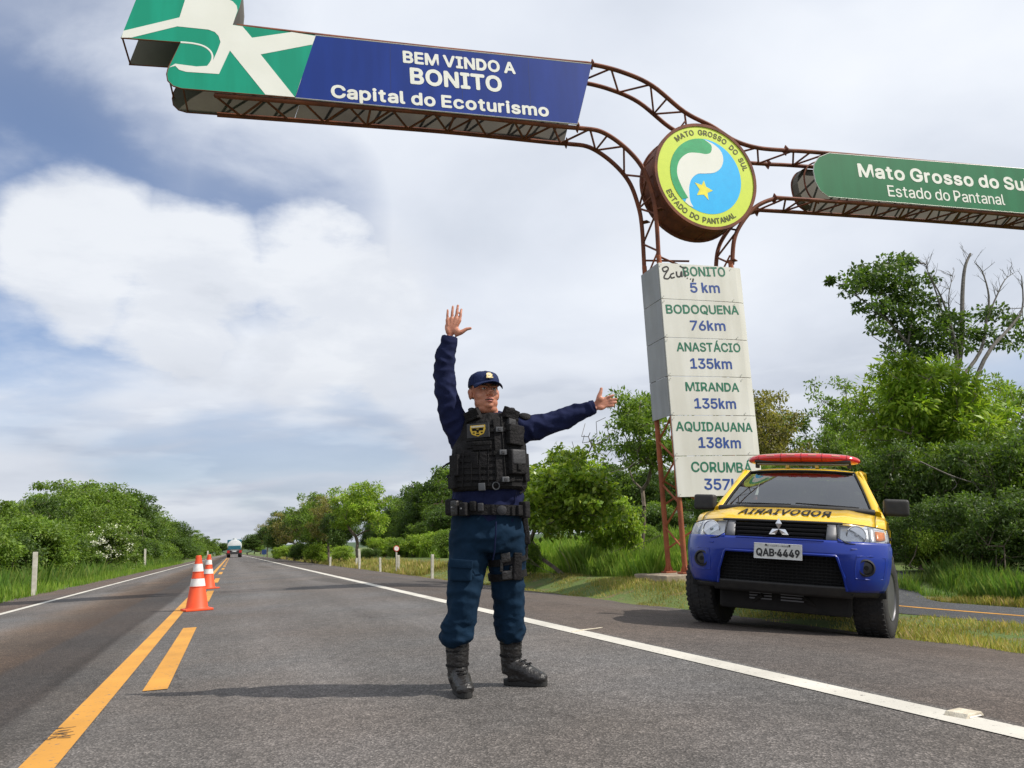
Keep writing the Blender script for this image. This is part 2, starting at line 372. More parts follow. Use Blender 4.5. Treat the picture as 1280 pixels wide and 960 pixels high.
def asphalt(name, base, tint, lane=False):
    t, b, L = nodes_of(name); tcn = t.nodes.new('ShaderNodeTexCoord'); obj = tcn.outputs['Object']
    def nz(s, d=4, r=.5, vec=None):
        n = t.nodes.new('ShaderNodeTexNoise'); n.inputs['Scale'].default_value = s; n.inputs['Detail'].default_value = d; n.inputs['Roughness'].default_value = r; L(vec or obj, n.inputs['Vector']); return n.outputs[0]
    def rp(f, pts):
        n = t.nodes.new('ShaderNodeValToRGB'); L(f, n.inputs[0]); e = n.color_ramp.elements
        e[0].position, e[1].position = pts[0][0], pts[1][0]; e[0].color = (*pts[0][1], 1); e[1].color = (*pts[1][1], 1)
        for p, c in pts[2:]: q = e.new(p); q.color = (*c, 1)
        return n.outputs[0]
    def mix(f, a, b_, mode='MIX'):
        n = t.nodes.new('ShaderNodeMixRGB'); n.blend_type = mode
        for i, v in enumerate((f, a, b_)):
            if isinstance(v, (int, float)): n.inputs[i].default_value = v
            elif isinstance(v, tuple): n.inputs[i].default_value = (*v, 1)
            else: L(v, n.inputs[i])
        return n.outputs[0]
    vor = t.nodes.new('ShaderNodeTexVoronoi'); vor.inputs['Scale'].default_value = 120; L(obj, vor.inputs['Vector'])
    stone = rp(vor.outputs['Color'], [(.2, (.60,)*3), (.62, (1.0,)*3), (.9, (1.9,)*3)])
    big = rp(nz(.5, 5), [(.3, tuple(c*.82 for c in base)), (.7, tuple(c*1.15 for c in base))])
    col = mix(1.0, big, stone, 'MULTIPLY')
    mid = rp(nz(9, 5), [(.3, (.82,)*3), (.7, (1.15,)*3)]); col = mix(1.0, col, mid, 'MULTIPLY')
    sp = t.nodes.new('ShaderNodeSeparateXYZ'); L(obj, sp.inputs[0])
    st = t.nodes.new('ShaderNodeCombineXYZ'); mp = t.nodes.new('ShaderNodeMath'); mp.operation = 'MULTIPLY'; L(sp.outputs[1], mp.inputs[0]); mp.inputs[1].default_value = .08
    L(sp.outputs[0], st.inputs[0]); L(mp.outputs[0], st.inputs[1])
    streak = rp(nz(1.8, 4, .6, st.outputs[0]), [(.3, (.88, .87, .86)), (.7, (1.1, 1.09, 1.07))]); col = mix(1.0, col, streak, 'MULTIPLY')
    if lane:
        def band(x0, x1, soft, wob=.12):
            nn = t.nodes.new('ShaderNodeMath'); nn.operation = 'MULTIPLY_ADD'; L(nz(1.1, 4, .5, st.outputs[0]), nn.inputs[0]); nn.inputs[1].default_value = wob*2; L(sp.outputs[0], nn.inputs[2])
            a = t.nodes.new('ShaderNodeMapRange'); a.interpolation_type = 'SMOOTHSTEP'; L(nn.outputs[0], a.inputs[0]); a.inputs[1].default_value = x0+wob-soft; a.inputs[2].default_value = x0+wob+soft
            c = t.nodes.new('ShaderNodeMapRange'); c.interpolation_type = 'SMOOTHSTEP'; L(nn.outputs[0], c.inputs[0]); c.inputs[1].default_value = x1+wob-.05; c.inputs[2].default_value = x1+wob+.05; c.inputs[3].default_value = 1; c.inputs[4].default_value = 0
            m = t.nodes.new('ShaderNodeMath'); m.operation = 'MULTIPLY'; L(a.outputs[0], m.inputs[0]); L(c.outputs[0], m.inputs[1]); return m.outputs[0]
        col = mix(band(-2.1, -1.02, .6), col, mix(1.0, col, (.46, .42, .40), 'MULTIPLY'))
        col = mix(band(-2.5, -1.55, .35), col, mix(1.0, col, (1.18, .98, .80), 'MULTIPLY'))
        # right shoulder: older, browner surfacing beyond the edge line
        sm = t.nodes.new('ShaderNodeMapRange'); L(sp.outputs[0], sm.inputs[0]); sm.inputs[1].default_value = 2.95; sm.inputs[2].default_value = 3.0
        col = mix(sm.outputs[0], col, mix(1.0, col, (.86, .78, .73), 'MULTIPLY'))
        sm = t.nodes.new('ShaderNodeMapRange'); L(sp.outputs[0], sm.inputs[0]); sm.inputs[1].default_value = -3.5; sm.inputs[2].default_value = -3.56
        col = mix(sm.outputs[0], col, mix(1.0, col, (.95, .80, .72), 'MULTIPLY'))
        warm = rp(nz(.35, 4), [(.35, (1.0, 1.0, 1.0)), (.6, (1.08, .98, .90))]); col = mix(1.0, col, warm, 'MULTIPLY')
        # wheel tracks polished a little paler, fine cracks, a few oil drips
        for xc in (.45, 2.05, -2.7):
            dm = t.nodes.new('ShaderNodeMath'); dm.operation = 'SUBTRACT'; L(sp.outputs[0], dm.inputs[0]); dm.inputs[1].default_value = xc
            ab = t.nodes.new('ShaderNodeMath'); ab.operation = 'ABSOLUTE'; L(dm.outputs[0], ab.inputs[0])
            mr = t.nodes.new('ShaderNodeMapRange'); mr.interpolation_type = 'SMOOTHSTEP'; L(ab.outputs[0], mr.inputs[0]); mr.inputs[1].default_value = .55; mr.inputs[2].default_value = .1
            col = mix(mr.outputs[0], col, mix(1.0, col, (1.14, 1.14, 1.15), 'MULTIPLY'))
        wv = t.nodes.new('ShaderNodeVectorMath'); wv.operation = 'ADD'; ns = t.nodes.new('ShaderNodeTexNoise'); ns.inputs['Scale'].default_value = 2.2; ns.inputs['Detail'].default_value = 5; L(obj, ns.inputs['Vector'])
        sc2 = t.nodes.new('ShaderNodeVectorMath'); sc2.operation = 'SCALE'; sc2.inputs['Scale'].default_value = .9; L(ns.outputs['Color'], sc2.inputs[0]); L(obj, wv.inputs[0]); L(sc2.outputs[0], wv.inputs[1])
        vc = t.nodes.new('ShaderNodeTexVoronoi'); vc.feature = 'DISTANCE_TO_EDGE'; vc.inputs['Scale'].default_value = .42; L(wv.outputs[0], vc.inputs['Vector'])
        ck = rp(vc.outputs['Distance'], [(.0, (1, 1, 1)), (.006, (0, 0, 0))]); cmk = rp(nz(.30, 3), [(.50, (0, 0, 0)), (.60, (1, 1, 1))])
        col = mix(mix(1.0, ck, cmk, 'MULTIPLY'), col, mix(1.0, col, (.50, .49, .48), 'MULTIPLY'))
        oil = rp(nz(4.5, 2), [(.74, (0, 0, 0)), (.80, (1, 1, 1))]); col = mix(oil, col, mix(1.0, col, (.66, .65, .64), 'MULTIPLY'))
        # dark resealed patches far along the road
        pt = rp(nz(.9, 2, .4, st.outputs[0]), [(.62, (1.0,)*3), (.66, (.72, .70, .68))]); col = mix(1.0, col, pt, 'MULTIPLY')
    L(col, b.inputs['Base Color']); b.inputs['Roughness'].default_value = .88; b.inputs['Specular IOR Level'].default_value = .3
    bp = t.nodes.new('ShaderNodeBump'); bp.inputs['Strength'].default_value = .8; bp.inputs['Distance'].default_value = .006; L(vor.outputs['Distance'], bp.inputs['Height']); L(bp.outputs[0], b.inputs['Normal'])
asphalt('asphalt_road', (.112, .109, .108), None, True)
asphalt('asphalt_path', (.075, .078, .085), None)
def paint(name, col, wear, under=(.12, .11, .105)):
    t, b, L = nodes_of(name); tcn = t.nodes.new('ShaderNodeTexCoord')
    n = t.nodes.new('ShaderNodeTexNoise'); n.inputs['Scale'].default_value = 26; n.inputs['Detail'].default_value = 8; n.inputs['Roughness'].default_value = .7; L(tcn.outputs['Object'], n.inputs['Vector'])
    r = t.nodes.new('ShaderNodeValToRGB'); L(n.outputs[0], r.inputs[0]); r.color_ramp.elements[0].position = wear-.03; r.color_ramp.elements[1].position = wear+.05
    n2 = t.nodes.new('ShaderNodeTexNoise'); n2.inputs['Scale'].default_value = 1.6; n2.inputs['Detail'].default_value = 7; L(tcn.outputs['Object'], n2.inputs['Vector'])
    r2 = t.nodes.new('ShaderNodeValToRGB'); L(n2.outputs[0], r2.inputs[0]); r2.color_ramp.elements[0].position = .3; r2.color_ramp.elements[1].position = .7
    r2.color_ramp.elements[0].color = (*[c*.72 for c in col], 1); r2.color_ramp.elements[1].color = (*col, 1)
    m = t.nodes.new('ShaderNodeMixRGB'); L(r.outputs[0], m.inputs[0]); m.inputs[1].default_value = (*under, 1); L(r2.outputs[0], m.inputs[2])
    L(m.outputs[0], b.inputs['Base Color']); b.inputs['Roughness'].default_value = .75
    bp = t.nodes.new('ShaderNodeBump'); bp.inputs['Strength'].default_value = .4; bp.inputs['Distance'].default_value = .004; L(n.outputs[0], bp.inputs['Height']); L(bp.outputs[0], b.inputs['Normal'])
paint('yellow_paint', (.62, .29, .035), .36); paint('white_paint', (.62, .59, .52), .36)
xs = sorted(set([-2500, -900, -400, -200, -100, -60, -40, -30, -22, -16, -12, -9, -7, -6.2, -5.4, -4.8, -4.5, -4.35, -2, 0, 2, 3, 3.4, 3.8, 4.2, 4.6, 5, 5.4, 5.8, 6.05, 6.2, 6.4, 6.8, 7.3, 8, 9, 10, 12, 14, 16, 18, 21, 25, 30, 36, 43, 50, 60, 90, 150, 300, 700, 2500]))
ys = [-60, -20, -8, -3, 0] + [i*.5 for i in range(1, 60)] + list(range(30, 60, 3)) + list(range(60, 130, 8)) + [140, 160, 200, 260, 350, 500, 800, 1300, 2500, 5000]
far = lambda y: 0.0
def gz(x, y):
    return terrain(x, y)-(.03 if -4.45 < x < 6.1 else (.05 if path_x(y) < x < path_x(y)+1.5 else 0.0))
sheet('ground', sorted(set(xs+[7.6+i*.15 for i in range(36)])), ys, gz, 'grass_ground')
rys = [-30, -5] + [i*.5 for i in range(0, 60)] + list(range(30, 60, 2)) + list(range(60, 200, 10)) + [220, 300, 500, 900, 1500]
def edge_jit(x, y, e, amp=.05): return x+amp*(noise.noise(Vector((e, y*1.3, 0)))+.5*noise.noise(Vector((e, y*5, 0)))+.3*noise.noise(Vector((e, y*1.9+9, 0))))
xsr = [-4.45, -4.3, -3, -1.5, 0, 1.5, 2.9, 3.2, 3.6, 4.0, 4.4, 4.8, 5.2, 5.6, 5.9, 6.12]
vs = []; 
for y in rys:
    for i, x in enumerate(xsr):
        xx = edge_jit(x, y, 3.3, .13) if i in (0, len(xsr)-1) else x
        vs.append((xx, y, terrain(x, y)+(0.012 if i in (0, len(xsr)-1) else 0)))
n_ = len(xsr); fs = [(j*n_+i, j*n_+i+1, (j+1)*n_+i+1, (j+1)*n_+i) for j in range(len(rys)-1) for i in range(n_-1)]
me = bpy.data.meshes.new('road'); me.from_pydata(vs, [], fs)
for p in me.polygons: p.use_smooth = True
me.materials.append(MATS['asphalt_road']); tag(link(bpy.data.objects.new('road', me)), kind='structure')
py_ = [-8, -4, 0]+[i*.25 for i in range(1, 140)]+list(range(35, 60, 2))+[70, 90, 130, 200]
mb_ = [(path_x(y)+k*1.5/6, y, terrain(path_x(y)+k*1.5/6, y)+.006) for y in py_ for k in range(7)]
me = bpy.data.meshes.new('side_path'); me.from_pydata(mb_, [], [(j*7+i, j*7+i+1, (j+1)*7+i+1, (j+1)*7+i) for j in range(len(py_)-1) for i in range(6)])
me.materials.append(MATS['asphalt_path']); tag(link(bpy.data.objects.new('side_path', me)), kind='structure')
def strip(name, x0f, x1f, ys_, m, dz=.004):
    mb = MB(); 
    for i, y in enumerate(ys_): 
        for x in (x0f(y), x1f(y)): mb.v.append((x, y, terrain(x, y)+dz))
        if i: k = 2*i; mb.f.append((k-2, k-1, k+1, k))
    return mb.build(name, m, kind='structure')
ylong = [-20, -5]+[i*1.0 for i in range(0, 60)]+list(range(60, 300, 10))+[400, 800]
strip('edge_line', lambda y: 2.76, lambda y: 2.92, ylong, 'white_paint')
strip('edge_line', lambda y: -3.50, lambda y: -3.38, ylong, 'white_paint')
strip('centre_line', lambda y: -.775, lambda y: -.635, ylong, 'yellow_paint')
for k in range(-2, 40):
    y0 = 5.5+k*9.2/1; 
    if k == 0: y0, y1 = 5.46, 9.75
    else: y1 = y0+4.2
    if y0 > 250: break
    strip('lane_marking', lambda y: -.49, lambda y: -.35, [y0, (y0+y1)/2, y1], 'yellow_paint')
for k in range(0, 9):
    y0 = 1.0+k*6; strip('path_marking', lambda y: path_x(y)+.66, lambda y: path_x(y)+.74, [y0+.4*q for q in range(8)], 'yellow_paint', .009)
# ================================================================== GANTRY SIGN
mat('rust_steel', (.105, .032, .018), (.20, .062, .028), rough=.72, scale=3.5, bump=.25, bscale=40, spec=.35)
mat('rust_orange', (.36, .10, .035), (.21, .055, .022), rough=.7, scale=2.6, bump=.2, bscale=40)
mat('sign_blue', (.010, .036, .235), (.012, .042, .265), streak=.12, spec=.2, rough=.5, scale=.5)
mat('sign_teal', (.006, .30, .19), (.008, .335, .215), streak=.12, spec=.25, rough=.5, scale=.6)
mat('sign_green', (.014, .150, .060), (.018, .175, .072), streak=.12, spec=.25, rough=.5, scale=.6)
mat('sign_white', (.80, .80, .74), (.74, .74, .67), rough=.45, scale=1.2)
mat('panel_cream', (.72, .71, .66), (.63, .62, .56), rough=.5, scale=1.1, fac=(.3, .75), streak=.10)
mat('panel_grey', (.34, .35, .36), (.28, .29, .30), rough=.55, scale=1.0, streak=.14)
mat('board_back', (.11, .098, .07), (.055, .045, .032), rough=.65, scale=.8)
mat('letter_green', (.016, .17, .095), rough=.5); mat('letter_blue', (.022, .07, .30), rough=.5); mat('black_paint', (.012, .010, .010), rough=.6)
mat('lime_paint', (.62, .74, .055), (.58, .70, .05), rough=.45); mat('disc_blue', (.006, .47, .92), (.006, .44, .88), rough=.4); mat('disc_green', (.012, .38, .13), rough=.4); mat('star_yellow', (.88, .80, .06), rough=.4); mat('dark_letters', (.075, .070, .012), rough=.6)
mat('concrete', (.33, .27, .20), (.22, .17, .12), rough=.9, scale=5, bump=.5, bscale=25)
mat('dark_blue_joint', (.006, .018, .10), rough=.6); mat('sign_edge', (.5, .5, .47), rough=.4, metal=.3)
GB = Vector((7.72, 12.96, .06)); gu = Vector((.99872, -.0506, 0)); gn = Vector((.0506, .99872, 0)); W = .65
def G(px, py, w_=0.0):
    p = on_plane(px, py, GB, gn, w_)-GB; return (p.dot(gu), p.z)
gantry = empty('welcome_gantry', GB, math.atan2(gu.y, gu.x), 'rust red tubular steel gantry over the road carrying blue, green and round welcome signs', 'sign gantry')
def steel(name, pts, r=.038, m='rust_steel', n=8): return MB().tube(pts, r, n).build(name, m, gantry, smooth=True)
def brace(a, b, r=.023): return MB().tube([a, b], r, 5).build('brace', 'rust_steel', gantry, smooth=True)
def resample(pts, step):
    out = [pts[0]]; acc = 0
    for a, b in zip(pts, pts[1:]):
        L = (b-a).length; 
        if L == 0: continue
        t = step-acc
        while t <= L: out.append(a+(b-a)*(t/L)); t += step
        acc = (acc+L) % step
    return out
def ladder(ctrl, step=.42, m='rust_steel', r=.046):
    # front and back chords with zig-zag bracing between them; ctrl = (u, v) in the front plane
    c = spl([(u, 0, v) for u, v in ctrl], 6)
    steel('chord', c, r, m); steel('chord', [p+Vector((0, W, 0)) for p in c], r, m)
    q = resample(c, step)
    for i in range(len(q)-1):
        a, b = (q[i], q[i+1]+Vector((0, W, 0))) if i % 2 == 0 else (q[i]+Vector((0, W, 0)), q[i+1])
        brace(a, b)
        if i % 4 == 3: brace(q[i], q[i]+Vector((0, W, 0)))
def flange(u, v, ang):
    for w_ in (0, W):
        M = Matrix.Translation((u, w_, v)) @ Matrix.Rotation(ang, 4, 'Y')
        MB().prism([(0, .13), (-.10, 0), (0, -.13), (.10, 0)], -.010, .010, M, 'yz').build('flange', 'rust_steel', gantry)
# lower left curve: beam soffit bends down into the column's left side
lb = [G(*p) for p in ((380, 128), (560, 143), (700, 158), (726, 160.3), (752.5, 165), (780.6, 183.8), (802.5, 208.8), (814.4, 238.6), (820, 268.4), (823.6, 328))]
ladder(lb, .40)
# top: from the blue sign over the round sign to the green sign
tp = [G(*p) for p in ((296, 33), (500, 56), (700, 76.5), (740, 80.6), (777.5, 90), (815, 107), (855.7, 140), (890, 158), (917.6, 175.5), (947, 184.7), (982, 188), (1040, 192), (1280, 213), (1420, 226))]
ladder(tp, .46)
rb = [G(*p) for p in ((915.3, 330.4), (917.6, 300.6), (926.7, 279.5), (944.5, 258.8), (968, 248.4), (989, 248.4), (1130, 258), (1280, 270), (1420, 283))]
ladder(rb, .40)
# the beam's far lower end under the teal board
lx0, lz0 = G(268, 119); lx1, lz1 = lb[0]
ladder([(lx0, lz0), (lx1, lz1)], .42)
for p, a in (((740, 80.6), .1), ((722, 159), .1), ((982, 188), .1), ((968, 248.4), .1), ((823.6, 262), 1.5), ((915.3, 326), 1.5), ((853, 156), .6)):
    flange(*G(*p), a)
# column legs
UL, UR = .20, 1.84; VT = 6.22
for u in (UL, UR):
    for w_ in (0, W):
        steel('column_leg', [(u+(.03 if u == UL else -.03)*0, w_, .02), (u, w_, VT)], .05, 'rust_orange', 10)
        MB().box(u-.11, u+.11, w_-.11, w_+.11, .003, .035).build('base_plate', 'rust_orange', gantry, bevel=.006)
        for a in range(4):
            MB().prism([(0, .035), (.10, .035), (0, .28)], -.006, .006, Matrix.Translation((u, w_, 0)) @ Matrix.Rotation(a*math.pi/2, 4, 'Z')).build('base_gusset', 'rust_orange', gantry)
k = 0; z = .45
while z < 6.1:
    z2 = z+.42
    for u in (UL, UR):
        a, b = ((u, 0, z), (u, W, z2)) if k % 2 == 0 else ((u, W, z), (u, 0, z2))
        MB().tube([a, b], .02, 5).build('brace', 'rust_orange', gantry, smooth=True)
    if z < 1.6:
        a, b = ((UL, W, z), (UR, W, z2+.5)) if k % 2 == 0 else ((UR, W, z), (UL, W, z2+.5))
        MB().tube([a, b], .02, 5).build('brace', 'rust_orange', gantry, smooth=True)
    z = z2; k += 1
brace((UL, 0, 6.2), (UR, W, 6.0)); brace((UL, W, 6.35), (1.0, .2, 6.22))
mb = MB().box(-.35, 2.3, -.30, W+.4, -.16, .0); mb.build('concrete_base', 'concrete', gantry, bevel=.02)
# ---- distance panels
def board(name, poly, w0, w1, m, parent, bevel=.004, **k): return MB().prism(poly, w0, w1).build(name, m, parent, bevel=bevel, **k)
u0, u1 = .145, 2.015; vt, vb = 6.13, 1.46+.02
seam_py = [329.6, 374.7, 422.8, 470.9, 520, 570.7, 622]
lx = lambda py: 821.6+(py-329.6)*.0822
sv = [G(lx(py), py)[1] for py in seam_py]
words = [('BONITO', (852, 904), 346.5, 11, '5 km', (861, 897), 367, 11.5), ('BODOQUENA', (831, 921), 393, 10.5, '76km', (861, 904), 414, 11.5),
         ('ANASTÁCIO', (844, 923), 440, 10.5, '135km', (861, 912), 461.5, 12), ('MIRANDA', (855, 921), 489.5, 10.5, '135km', (866, 917), 511, 12),
         ('AQUIDAUANA', (843, 938), 539, 11, '138km', (871, 923), 560, 12.5), ('CORUMBÁ', (862, 937), 590, 12, '357km', (878, 935), 612, 13)]
slope_y = .014
PSURF = lambda u: -.0025+float(np.interp((u-u0)/(u1-u0), [0, .3, .75, .93, 1.0], [-.075, -.087, -.087, -.071, -.045]))
for i in range(6):
    # each board bows back slightly at its right edge
    pl = MB(); top, bot = sv[i]-.006, sv[i+1]+.006; secs = [(0, 0), (.3, -.012), (.75, -.012), (.93, .004), (1.0, .03)]
    vs = []; 
    for s_, d_ in secs:
        uu = u0+(u1-u0)*s_
        for yy in (-.075+d_, -.045+d_):
            for zz in (bot, top): vs.append((uu, yy, zz))
    fs = []
    for j in range(len(secs)-1):
        a = j*4; b = a+4; fs += [(a, b, b+1, a+1), (a+2, a+3, b+3, b+2), (a+1, b+1, b+3, a+3), (a, a+2, b+2, b)]
    fs += [(0, 1, 3, 2), (len(vs)-4, len(vs)-2, len(vs)-1, len(vs)-3)]
    pn = MB().add(vs, fs).build('distance_panel', 'panel_cream', gantry)
    w1, (a1, b1), y1, c1, w2, (a2, b2), y2, c2 = words[i]
    for wd, a, b, yb, cp, m in ((w1, a1, b1, y1, c1, 'letter_green'), (w2, a2, b2, y2, c2, 'letter_blue')):
        A = G(a, yb-.5*0); B = G(b, yb+(b-a)*slope_y); C_ = G(a, yb-cp)
        text_on('lettering', wd, A, B, C_[1]-A[1], -.0895, m, pn, .030, PSURF)
    if i < 4:
        MB().box(u0-.012, u0+.010, -.040, W+.05, bot, top).build('side_panel', 'panel_grey', gantry)
        MB().box(u1-.02, u1, -.012, W+.05, bot, top).build('side_panel', 'panel_grey', gantry)
    for yy in (sv[i]-.05, sv[i+1]+.05):
        for uu in (u0+.04, u1-.25):
            MB().lathe([(.012, 0), (.012, .006)], 8, Matrix.Translation((uu, -.0885, yy)) @ Matrix.Rotation(math.pi/2, 4, 'X')).build('screw', 'sign_edge', pn)
    if i == 0:
        p0 = pn
# spray-painted scrawl over the first panel
gr = []
for st in ([(833, 339), (828, 341), (826, 337), (831, 335), (833, 338), (829, 345), (828, 349), (833, 350), (836, 346)], [(840, 343), (836, 345), (837, 349), (841, 348)], [(843, 341), (844, 347), (848, 347), (849, 341), (850, 348)], [(853, 340), (854, 348)], [(856, 349), (857, 350)], [(860, 350), (861, 351)], [(864, 350), (863, 354)], [(847, 334), (852, 337), (855, 336)]):
    gr.append([(G(*p)[0], -.0905, G(*p)[1]) for p in st])
mb = MB()
for st in gr: mb.tube(spl(st, 4), .017, 6, flat=1.0)
for i_, v in enumerate(mb.v): mb.v[i_] = (v[0], PSURF(v[0])-.001+(v[1]+.0905)*.05, v[2])
mb.build('graffiti', 'black_paint', p0, label='black spray paint scrawl on the top panel')
# ---- blue board
def gpoly(pts): return [G(*p) for p in pts]
bl = gpoly([(394, 47.3), (738, 83), (720, 157.5), (369, 125)])
blue = board('blue_board', bl, -.075, -.050, 'sign_blue', gantry)
mb = MB().tube([(u, -.066, v) for u, v in bl+[bl[0]]], .014, 6); mb.build('board_edge', 'sign_edge', blue)
for s_, A, B, cp in (('BEM VINDO A', (504, 80.6), (642.5, 94.7), 13.4), ('BONITO', (513.4, 106.6), (625.3, 116.9), 18.2), ('Capital do Ecoturismo', (414.5, 124), (684, 147.8), 14.5)):
    a = G(*A); b = G(*B); c = G(A[0], A[1]-cp); text_on('lettering', s_, a, b, (c[1]-a[1])*1.0, -.0785, 'sign_white', blue, .05)
bk = [(u, v) for u, v in bl]
board('back_board', bk, W+.050, W+.075, 'board_back', gantry)
for f_ in (.25, .5, .75):
    t0 = (bl[0][0]+(bl[1][0]-bl[0][0])*f_, bl[0][1]+(bl[1][1]-bl[0][1])*f_); t1 = (bl[3][0]+(bl[2][0]-bl[3][0])*f_, bl[3][1]+(bl[2][1]-bl[3][1])*f_)
    MB().tube([(t0[0], -.0752, t0[1]-.02), (t0[0], -.0752, t1[1]+.03)], .0028, 4).build('sheet_joint', 'sign_edge', blue) if False else MB().box(t0[0]-.003, t0[0]+.003, -.0762, -.0748, t1[1]+.03, t0[1]-.02).build('sheet_joint', 'dark_blue_joint', blue)
# ---- teal board with the white figure
Z5 = lambda x, y: G(140+x/3.765, y/3.765)
teal_px = [(45, 190), (325, 211), (268, 328), (260, 360), (265, 390), (290, 415), (330, 427), (860, 470), (960, 178), (620, 135), (567, 128), (600, 45), (612, 0), (616, -40), (600, -80), (560, -100), (180, -150)]
tl_ = [Z5(*p) for p in teal_px]
teal = board('teal_board', tl_, -.075, -.050, 'sign_teal', gantry)
board('back_board', tl_, W+.050, W+.075, 'board_back', gantry)
for w_ in (-.066, W+.062):
    MB().tube([(u, w_, v) for u, v in tl_[:8]], .013, 6).build('board_edge', 'rust_steel', teal)
# closing strips between the two boards at the free end, and the frame behind them
mb = MB()
for (a, b) in zip(tl_[9:-1], tl_[10:]):
    mb.add([(a[0], -.05, a[1]), (b[0], -.05, b[1]), (b[0], W+.05, b[1]), (a[0], W+.05, a[1])], [(0, 1, 2, 3)])
mb.build('edge_sheet', 'board_back', gantry)
for p in (0, 1, 3, 6): brace((tl_[p][0]+.02, -.05, tl_[p][1]+.02), (tl_[p][0]+.02, W+.05, tl_[p][1]+.02), .016)
def lam(name, pts, f, y, m, parent, smoothk=0):
    q = [f(*p) for p in pts]
    me = MB(); n = len(q); me.prism(q, y, y-.002); o = me.build(name, m, parent); 
    bm = bmesh.new(); bm.from_mesh(o.data); bmesh.ops.triangulate(bm, faces=[f_ for f_ in bm.faces if len(f_.verts) > 4]); bm.to_mesh(o.data); bm.free(); return o
W1 = [(395, -128), (350, 0), (320, 95), (58, 158), (48, 190), (95, 190), (310, 137), (455, 152), (485, 163), (503, 182), (512, 210), (500, 245), (480, 290), (468, 310), (448, 322), (400, 325), (300, 312), (270, 330), (300, 322), (318, 340), (350, 350), (505, 360), (556, 250), (722, 456), (860, 468), (700, 268), (928, 224), (942, 222), (957, 181), (845, 163), (660, 190), (615, 137), (569, 130), (592, 62), (588, 40), (570, 20), (540, 6), (505, 0), (520, -110)]
lam('white_figure', W1, Z5, -.0765, 'sign_white', teal)
st = [Z5(*p) for p in ((325, 211), (380, 216), (430, 228), (462, 250), (474, 275), (470, 300), (455, 322))]
mb = MB(); q = spl([(u, -.078, v) for u, v in st], 5)
mb.tube(q, .016, 4); 
for i_, v in enumerate(mb.v): mb.v[i_] = (v[0], -.078+(v[1]+.078)*.1, v[2])
mb.build('white_stroke', 'sign_white', teal)
# ---- green board
gpx = [(1033.6, 193.4), (1021, 198.5), (1015.2, 207), (1014.3, 216), (1017, 229), (1023, 240), (1033, 247.6), (1420, 280), (1420, 224)]
gp = gpoly(gpx); green = board('green_board', gp, -.075, -.050, 'sign_green', gantry)
MB().tube([(u, -.066, v) for u, v in gp+[gp[0]]], .012, 6).build('board_edge', 'sign_edge', green)
board('back_board', gp, W+.050, W+.075, 'board_back', gantry)
mb = MB()
for a, b in zip(gp[0:6], gp[1:7]):
    mb.add([(a[0], W-.16, a[1]), (b[0], W-.16, b[1]), (b[0], W+.05, b[1]), (a[0], W+.05, a[1])], [(0, 1, 2, 3)])
mb.build('edge_sheet', 'board_back', gantry)
steel('end_hoop', spl([(u, W+.06, v) for u, v in gp[0:7]], 3), .018)
steel('end_hoop', spl([(u+.02, .28, v) for u, v in gp[0:7]], 3), .018)
a = G(1071.5, 222.3); b = G(1283, 240.2); c = G(1071.5, 207.3); text_on('lettering', 'Mato Grosso do Sul', a, b, c[1]-a[1], -.0785, 'sign_white', green, .048)
a = G(1107.8, 247); b = G(1253, 258); c = G(1107.8, 233.6); text_on('lettering', 'Estado do Pantanal', a, b, c[1]-a[1], -.0785, 'sign_white', green, .012)
# ---- round sign
cu_, cv_ = G(879.5, 224.8); cu_ -= .03; Rr = 1.14; Mc = Matrix.Translation((cu_, 0, cv_)) @ Matrix.Rotation(math.pi/2, 4, 'X')
f0 = .16  # face stands proud of the chords
mb = MB(); 
prof = [(Rr-.02, f0-.02), (Rr-.02, f0+.015), (Rr+.045, f0+.015), (Rr+.045, f0-.10), (Rr+.01, f0-.10), (Rr+.01, -.46), (Rr+.045, -.46), (Rr+.045, -.54), (Rr-.02, -.54)]
drum = mb.lathe(prof, 64, Mc, closed=True).build('round_sign_drum', 'rust_steel', gantry, smooth=30)
for k in range(16):
    th = 2*math.pi*k/16; MB().box(Rr+.008, Rr+.022, -.02, .02, -.46, f0-.10, Mc @ Matrix.Rotation(th, 4, 'Z')).build('drum_rib', 'rust_steel', drum)
face = MB().lathe([(Rr-.02, f0-.045), (Rr-.02, f0)], 72, Mc).build('round_face', 'lime_paint', gantry)
MB().lathe([(Rr-.03, -.52), (Rr-.03, -.50)], 48, Mc).build('back_board', 'board_back', gantry)
C4 = lambda x, y: (cu_+(x-433)/264*(Rr-.02), cv_-(y-365)/269*(Rr-.02))
def disc(cx, cy, rx, ry, n=64): return [(cx+rx*math.cos(2*math.pi*i/n), cy+ry*math.sin(2*math.pi*i/n)) for i in range(n)]
lam('blue_disc', disc(432, 364, 194, 202), C4, -f0-.001, 'disc_blue', face)
sp2 = lambda pts, k=5: [(p.x, p.y) for p in spl([(x, y, 0) for x, y in pts], k)]
inner = sp2([(445, 168), (476, 190), (478, 212), (468, 235), (440, 245), (400, 243), (345, 250), (300, 285), (278, 330), (275, 380), (295, 440), (322, 492)])
dg_ = lambda a: (432+194*math.cos(R_(a)), 364-202*math.sin(R_(a)))
lam('green_comma', inner+[dg_(a) for a in range(222, 85, -6)], C4, -f0-.0045, 'disc_green', face)
outr = sp2([(345, 538), (331, 505), (330, 465), (333, 430), (350, 388), (385, 358), (430, 351), (480, 341), (518, 312), (537, 268), (530, 222), (495, 188), (447, 167)])
lam('white_swirl', inner[:-1]+[dg_(228), dg_(236)]+outr, C4, -f0-.0045, 'sign_white', face)
star = []
for i, (x, y) in enumerate([(416, 390), (461, 440), (430, 493), (409, 460), (370, 470), (385, 438), (366, 404), (402, 415)]): star.append((x, y))
